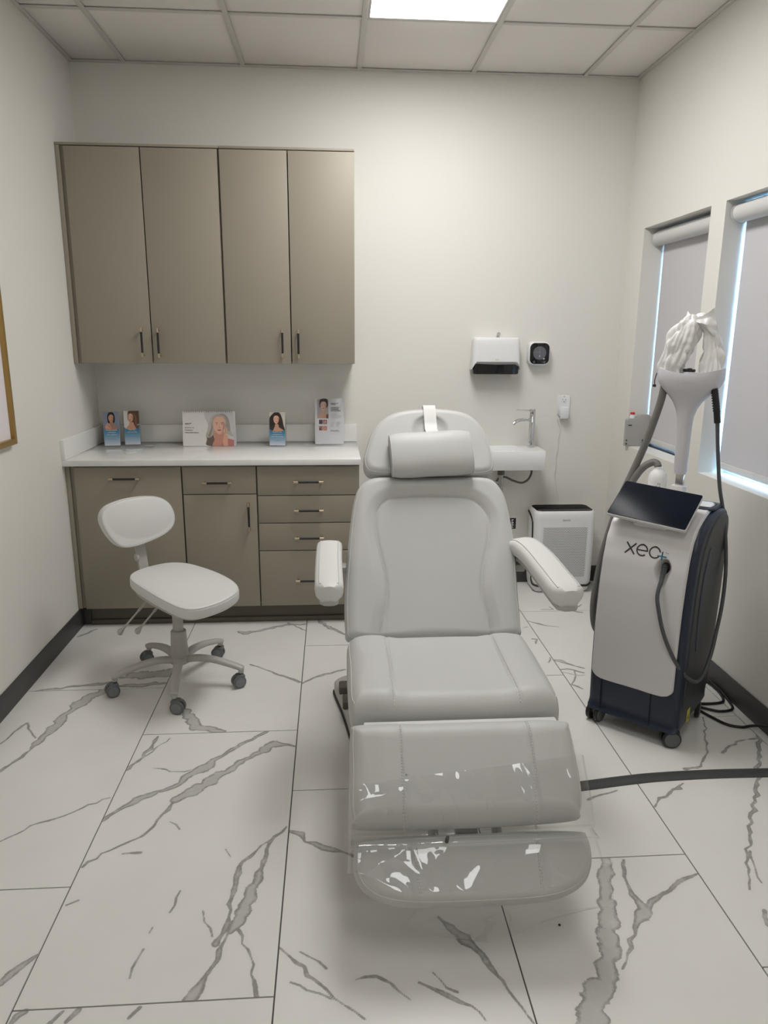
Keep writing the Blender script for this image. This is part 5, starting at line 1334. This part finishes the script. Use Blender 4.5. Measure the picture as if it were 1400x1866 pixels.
# letters: x, e, o and a blue plus
lm_x = [o for o in C.objects if o.name.startswith('logo_letter')][0]; bpy.data.objects.remove(lm_x)
b = MB(); ribbon(b, [LG(.000, 0), LG(.038, .040)], sw, M['ink']); ribbon(b, [LG(.002, .040), LG(.036, 0)], sw, M['ink']); b.build('logo_letter', lm, False, auto=0)
b = MB(); cx_, cz_, rr2 = .063, .020, .0195
ribbon(b, [LG(cx_+rr2*math.cos(R(a_)), cz_+rr2*math.sin(R(a_))) for a_ in range(0, 316, 12)], sw, M['ink']); ribbon(b, [LG(cx_-rr2, cz_), LG(cx_+rr2+.002, cz_)], sw, M['ink']); b.build('logo_letter', lm, False, auto=0)
b = MB(); cx_ = .110; ribbon(b, [LG(cx_+rr2*math.cos(R(a_)), cz_+rr2*math.sin(R(a_))) for a_ in range(12, 342, 11)], sw, M['ink']); b.build('logo_letter', lm, False, auto=0)
b = MB(); px_, pz_ = .1375, .011; ribbon(b, [LG(px_-.017, pz_), LG(px_+.017, pz_)], .0042, M['inkblue']); ribbon(b, [LG(px_, pz_-.014), LG(px_, pz_+.017)], .0046, M['inkblue']); b.build('logo_plus', lm, False, auto=0, label='blue plus sign')
b = MB()
for x_ in (.150, .1545): ribbon(b, [LG(x_, .023), LG(x_, .027)], .0008, M['ink'])
ribbon(b, [LG(.1475, .0272), LG(.1525, .0272)], .0008, M['ink']); ribbon(b, [LG(.1545, .0268), LG(.1565, .0245), LG(.1585, .0268)], .0008, M['ink']); ribbon(b, [LG(.1585, .023), LG(.1585, .027)], .0008, M['ink']); b.build('trademark', lm, False, auto=0)
# front seams on the navy skirt, yellow sticker
for x_ in (-.125, .070): MB().box((x_-.0012, -.0035, .062), (x_+.0012, .002, .195), M['black']).build('skirt_seam', lm, False)
MB().box((BW+.0001, .115, .062), (BW+.0008, .150, .118), M['yellow']).build('warning_sticker', lm, False, label='yellow warning sticker')
b = MB(); b.data([(BW+.001, .125, .075), (BW+.001, .141, .075), (BW+.001, .133, .098)], [(0, 1, 2)], M['ink']); b.build('sticker_symbol', lm, False, auto=0)
# top tray behind the tablet
MB().prism(rrect(.02, .20, .165, .345, .03, 6), .8835, .892, M['navy'], .003).build('top_tray', lm, False)
MB().prism(rrect(.04, .215, .15, .33, .025, 6), .8915, .8935, M['black'], .001).build('tray_well', lm, False)
# casters
def big_caster(c, ang, wr=.034):
    m = Matrix.Translation((c[0], c[1], 0)) @ Matrix.Rotation(ang, 4, 'Z')
    cf_ = MB().box((-.020, -.010, wr*1.0), (.020, .010, wr*2.05), M['black'], .004, mtx=m).box((-.028, -.026, wr*1.45), (.028, .026, wr*2.12), M['black'], .009, mtx=m).build('caster_fork', lm, False)
    for s in (-1, 1):
        mw = m @ Matrix.Translation((0, s*.018, wr)) @ Matrix.Rotation(R(-90*s), 4, 'X')
        MB().lathe([(.004, -.009), (wr-.003, -.009), (wr, -.006), (wr, .006), (wr-.003, .009)], M['black'], n=32, mtx=mw).lathe([(wr-.005, .0088), (wr-.007, .0108), (.004, .0115)], M['wheel'], n=32, mtx=mw).build('wheel', cf_, False)
big_caster((-.150, .030), R(80)); big_caster((.150, .028), R(35)); big_caster((.145, .315), R(100)); big_caster((-.145, .315), R(80))
# tablet on its bracket
tc = Vector((-.015, .090, .905)); el = R(35)
tm = Matrix.Translation(tc) @ Matrix.Rotation(R(-1), 4, 'Z') @ Matrix.Rotation(R(3.4), 4, 'Y') @ Matrix(((1, 0, 0, 0), (0, math.cos(el), -math.sin(el), 0), (0, math.sin(el), math.cos(el), 0), (0, 0, 0, 1)))
tw, th_ = .295, .182
tb = MB().prism(rrect(-tw/2, -th_/2, tw/2, th_/2, .008, 5), -.016, -.0012, M['machine_white'], .0035, 3, mtx=tm).build('tablet', lm, False)
MB().prism(rrect(-tw/2+.001, -th_/2+.0035, tw/2-.001, th_/2-.001, .007, 5), -.0013, .0008, M['screen'], .0005, mtx=tm).build('screen', tb, False)
MB().box((-.07, .04, .825), (.055, .14, .856), M['machine_white'], .008).build('tablet_bracket', lm, False)
for x_ in (-.055, .045): MB().tube([(x_, .028, .846), (x_, .036, .846)], .005, M['ink'], n=12).build('bracket_screw', lm, False)
MB().box((-.022, .0285, .858), (.022, .0305, .8595), M['ink']).build('bracket_slot', lm, False)
# handpiece stand: post, sleeve, horn
hs = lm
HY = .32
MB().prism(rrect(-.028, HY-.022, .022, HY+.022, .006, 4), .880, .945, M['machine_white'], .003).build('post_socket', lm, False, label='white socket of the handpiece post')
MB().box((-.016, HY-.009, .93), (.014, HY+.009, 1.01), M['steel_light'], .002).build('post', lm, False)
secs = []
for z, xc, hw, hd in ((.990, -.002, .020, .018), (1.0, -.002, .024, .020), (1.10, -.004, .026, .021), (1.18, -.005, .028, .022), (1.215, -.005, .031, .024), (1.245, -.004, .040, .028), (1.27, -.003, .054, .034), (1.295, -.001, .075, .042), (1.315, 0, .096, .049), (1.335, .0, .113, .054), (1.355, .0, .121, .056), (1.375, .0, .122, .056), (1.388, .0, .120, .054)):
    r_ = []
    for k in range(40):
        a_ = 2*PI*k/40; x = math.copysign(abs(math.cos(a_))**.8, math.cos(a_)); y = math.copysign(abs(math.sin(a_))**.8, math.sin(a_))
        zz = z+(.020*(x*x-.45) if z > 1.37 else 0)*(1 if z > 1.38 else .5)
        r_.append((xc+x*hw, HY+y*hd, zz))
    secs.append(r_)
n_top = len(secs)
for sc_, dz in ((.93, -.001), (.86, -.008), (.6, -.014), (.25, -.016)):
    secs.append([(p[0]*sc_, HY+(p[1]-HY)*sc_, 1.388+(.020*((p[0]/.120)**2-.45))*1+dz) for p in secs[n_top-1]])
b = MB(); loft(b, secs, M['horn']); b.build('handpiece_holder', lm, False, label='white funnel-shaped handpiece holder')
text('CUTERA', .018, M['horn'], 'embossed_lettering', lm, Matrix.Translation((.0, HY, 1.343)) @ Matrix.Rotation(PI/2, 4, 'X'), .0006, bend=lambda v: Vector((v.x, v.y-.0555*(1-(abs(v.x)/.119)**2.5)**.4, v.z)))
b = MB()
for k, (x_, l_) in enumerate(((-.015, .02), (.0, .024), (.012, .018))): b.box((x_-.008, HY-.03, 1.383), (x_+.008, HY-.012, 1.383+l_*.6), M['black'], .003)
b.build('clip', lm, False, label='black clip between the draped handpieces')
MB().tube([(-.122, HY-.02, 1.375), (-.126, HY-.024, 1.35), (-.124, HY-.026, 1.33)], .0018, M['black'], n=6, sub=4).box((-.131, HY-.03, 1.322), (-.119, HY-.022, 1.332), M['black'], .002).build('side_clip', lm, False)

# hoses and cables (authored in the machine frame)
T = lambda L: [tuple(p) for p in L]
MB().tube([(-.095, HY, 1.33), (-.103, HY, 1.27), (-.122, HY, 1.19), (-.150, HY, 1.09), (-.185, .31, .98), (-.215, .28, .87), (-.232, .25, .76), (-.246, .215, .64), (-.252, .19, .52), (-.250, .17, .42), (-.236, .17, .335), (-.20, .18, .30), (-.17, .19, .29)], .0145, M['hose'], n=16, sub=10).build('hose', lm, False, label='thick grey hose down the left side')
MB().tube([(-.088, HY-.005, 1.008), (-.096, HY, 1.020), (-.115, HY, 1.022), (-.145, .31, 1.00), (-.175, .30, .95), (-.197, .285, .885), (-.213, .265, .80), (-.222, .25, .72), (-.226, .24, .62), (-.215, .23, .52), (-.19, .22, .48), (-.17, .22, .47)], .0145, M['hose'], n=16, sub=10).build('hose', lm, False, label='short grey hose curving out of the white bottle')
MB().lathe([(.032, .872), (.036, .876), (.037, .95), (.036, .968), (.030, .985), (.020, .996), (.017, 1.0), (.017, 1.008), (.014, 1.010)], M['whitegloss'], n=32, mtx=Matrix.Translation((-.088, HY, 0))).build('coolant_bottle', lm, False, label='white bottle behind the tablet')
b = MB()
for j in range(3):
    for k in range(6):
        a_ = R(-75+j*10); z = .945-k*.010+.0*j
        p = Vector((-.088+.0374*math.cos(a_), HY+.0374*math.sin(a_), z)); m = Matrix.Translation(p) @ Matrix.Rotation(a_, 4, 'Z')
        if (j+k*2) % 3: b.box((-.0002, -.0016, -.003), (.0003, .0016, .003), M['inkgrey'], mtx=m)
b.build('bottle_print', lm, False, auto=0)
MB().tube([(.096, HY-.02, 1.325), (.108, HY-.02, 1.27), (.118, HY-.015, 1.20)], .0115, M['blackcable'], n=14, sub=6).build('cable_boot', lm, False)
b = MB()
for k in range(9):
    t = k/9; p = Vector((.097, HY-.02, 1.318)).lerp(Vector((.113, HY-.018, 1.235)), t); b.lathe([(.0135, -.0022), (.0135, .0022)], M['blackcable'], n=14, mtx=Matrix.Translation(p))
b.build('boot_ribs', lm, False)
cab = [(.118, HY-.015, 1.20), (.132, .31, 1.08), (.148, .32, .96), (.168, .335, .86), (.186, .35, .74), (.200, .345, .62), (.206, .325, .50), (.206, .29, .40), (.208, .24, .32), (.206, .185, .265), (.202, .13, .245), (.192, .075, .262), (.172, .022, .305), (.140, -.022, .38), (.105, -.042, .47), (.078, -.040, .56), (.068, -.030, .60), (.068, -.012, .640)]
MB().tube(cab, .0072, M['cable'], n=12, sub=10).build('cable', lm, False, label='grey cable looping from the holder to the front socket')

# white film covers over the two handpieces, standing on the holder
def cover_sleeve(label, pts, rad, seed, tip):
    t = thing('handpiece_cover', label, 'cover', MO+Matrix.Rotation(MA, 3, 'Z') @ Vector((pts[0][0], pts[0][1], 1.38)), MA, 'white film covers over the handpieces')
    o0 = Vector((pts[0][0], pts[0][1], 1.38))
    P = catmull([Vector(p)-o0 for p in pts], 14); n_ = len(P); K = 84; vs = []; fs = []
    for i, p in enumerate(P):
        q = i/(n_-1); d = (P[min(i+1, n_-1)]-P[max(i-1, 0)]).normalized()
        X = d.cross(Vector((0, 1, 0))).normalized(); Y = X.cross(d).normalized()
        r_ = np.interp(q, [x[0] for x in rad], [x[1] for x in rad])
        for k in range(K):
            a_ = 2*PI*k/K; c_, s_ = math.cos(a_), math.sin(a_)
            w1 = abs(noise.noise(Vector((c_*1.0+seed, s_*1.0+q*1.2, q*3.4+seed*7)))); w4 = abs(noise.noise(Vector((c_*1.9, s_*1.9+seed*3, q*1.3-c_*.8)))); w2 = abs(noise.noise(Vector((c_*1.5+q*1.5, s_*1.5, q*8+seed))))
            f = .97+.75*(w1-.2)+.55*(w4-.2)+.22*(w2-.2)
            vs.append(p+(X*c_+Y*s_*.55)*(r_*f))
    for i in range(n_-1):
        for k in range(K): fs.append((i*K+k, i*K+(k+1) % K, (i+1)*K+(k+1) % K, (i+1)*K+k))
    tipv = len(vs); vs.append(P[-1]+Vector(tip)); 
    for k in range(K): fs.append(((n_-1)*K+k, (n_-1)*K+(k+1) % K, tipv))
    MB().data(vs, fs, M['sheet']).build('film_sleeve', t, False, auto=0)
    hp = [q-Vector((0, 0, .0)) for q in P[3:-8:4]]
    MB().tube(hp, .008, M['white'], n=10).build('handpiece', t, False)
    return t
cover_sleeve('crinkled white film sleeve over the left handpiece, on the white holder', [(-.082, HY-.010, 1.376), (-.072, HY-.014, 1.42), (-.054, HY-.016, 1.46), (-.040, HY-.016, 1.50), (-.028, HY-.014, 1.54), (-.022, HY-.010, 1.575), (-.027, HY-.008, 1.592)], [(0, .036), (.15, .047), (.4, .048), (.6, .044), (.75, .036), (.9, .022), (1, .006)], 1.3, (-.006, .0, .014))
rt = cover_sleeve('crinkled white film sleeve over the right handpiece, on the white holder', [(.066, HY+.004, 1.376), (.068, HY+.008, 1.42), (.067, HY+.010, 1.46), (.062, HY+.010, 1.50), (.052, HY+.010, 1.535), (.032, HY+.012, 1.562), (.004, HY+.014, 1.576), (-.012, HY+.014, 1.580)], [(0, .042), (.12, .043), (.28, .036), (.5, .027), (.7, .026), (.85, .024), (1, .008)], 4.7, (-.012, 0, .006))
b = MB(); n_ = 14; vs = []; A = Vector((-.020, HY-.018, 1.578)); B = Vector((.060, HY-.006, 1.616)); C_ = Vector((.084, HY+.0, 1.505)); D_ = Vector((.030, HY-.024, 1.555))
for i in range(n_+1):
    for j in range(n_+1):
        u, v = i/n_, j/n_; p = A.lerp(B, u).lerp(D_.lerp(C_, u), v)
        p = p+Vector((0, -.012*math.sin(u*PI*1.0)*math.sin(v*PI)+.010*noise.noise(Vector((u*3, v*3, 2))), .006*noise.noise(Vector((u*4, v*4, 7)))-.012*math.sin(u*PI)*(1-v))); vs.append(p-rt.matrix_basis.translation*0)
fs = [(i*(n_+1)+j, i*(n_+1)+j+1, (i+1)*(n_+1)+j+1, (i+1)*(n_+1)+j) for i in range(n_) for j in range(n_)]
o0 = Vector((.066, HY+.004, 1.38)); b.data([v-o0 for v in vs], fs, M['sheet']).build('film_fold', rt, False, auto=0)
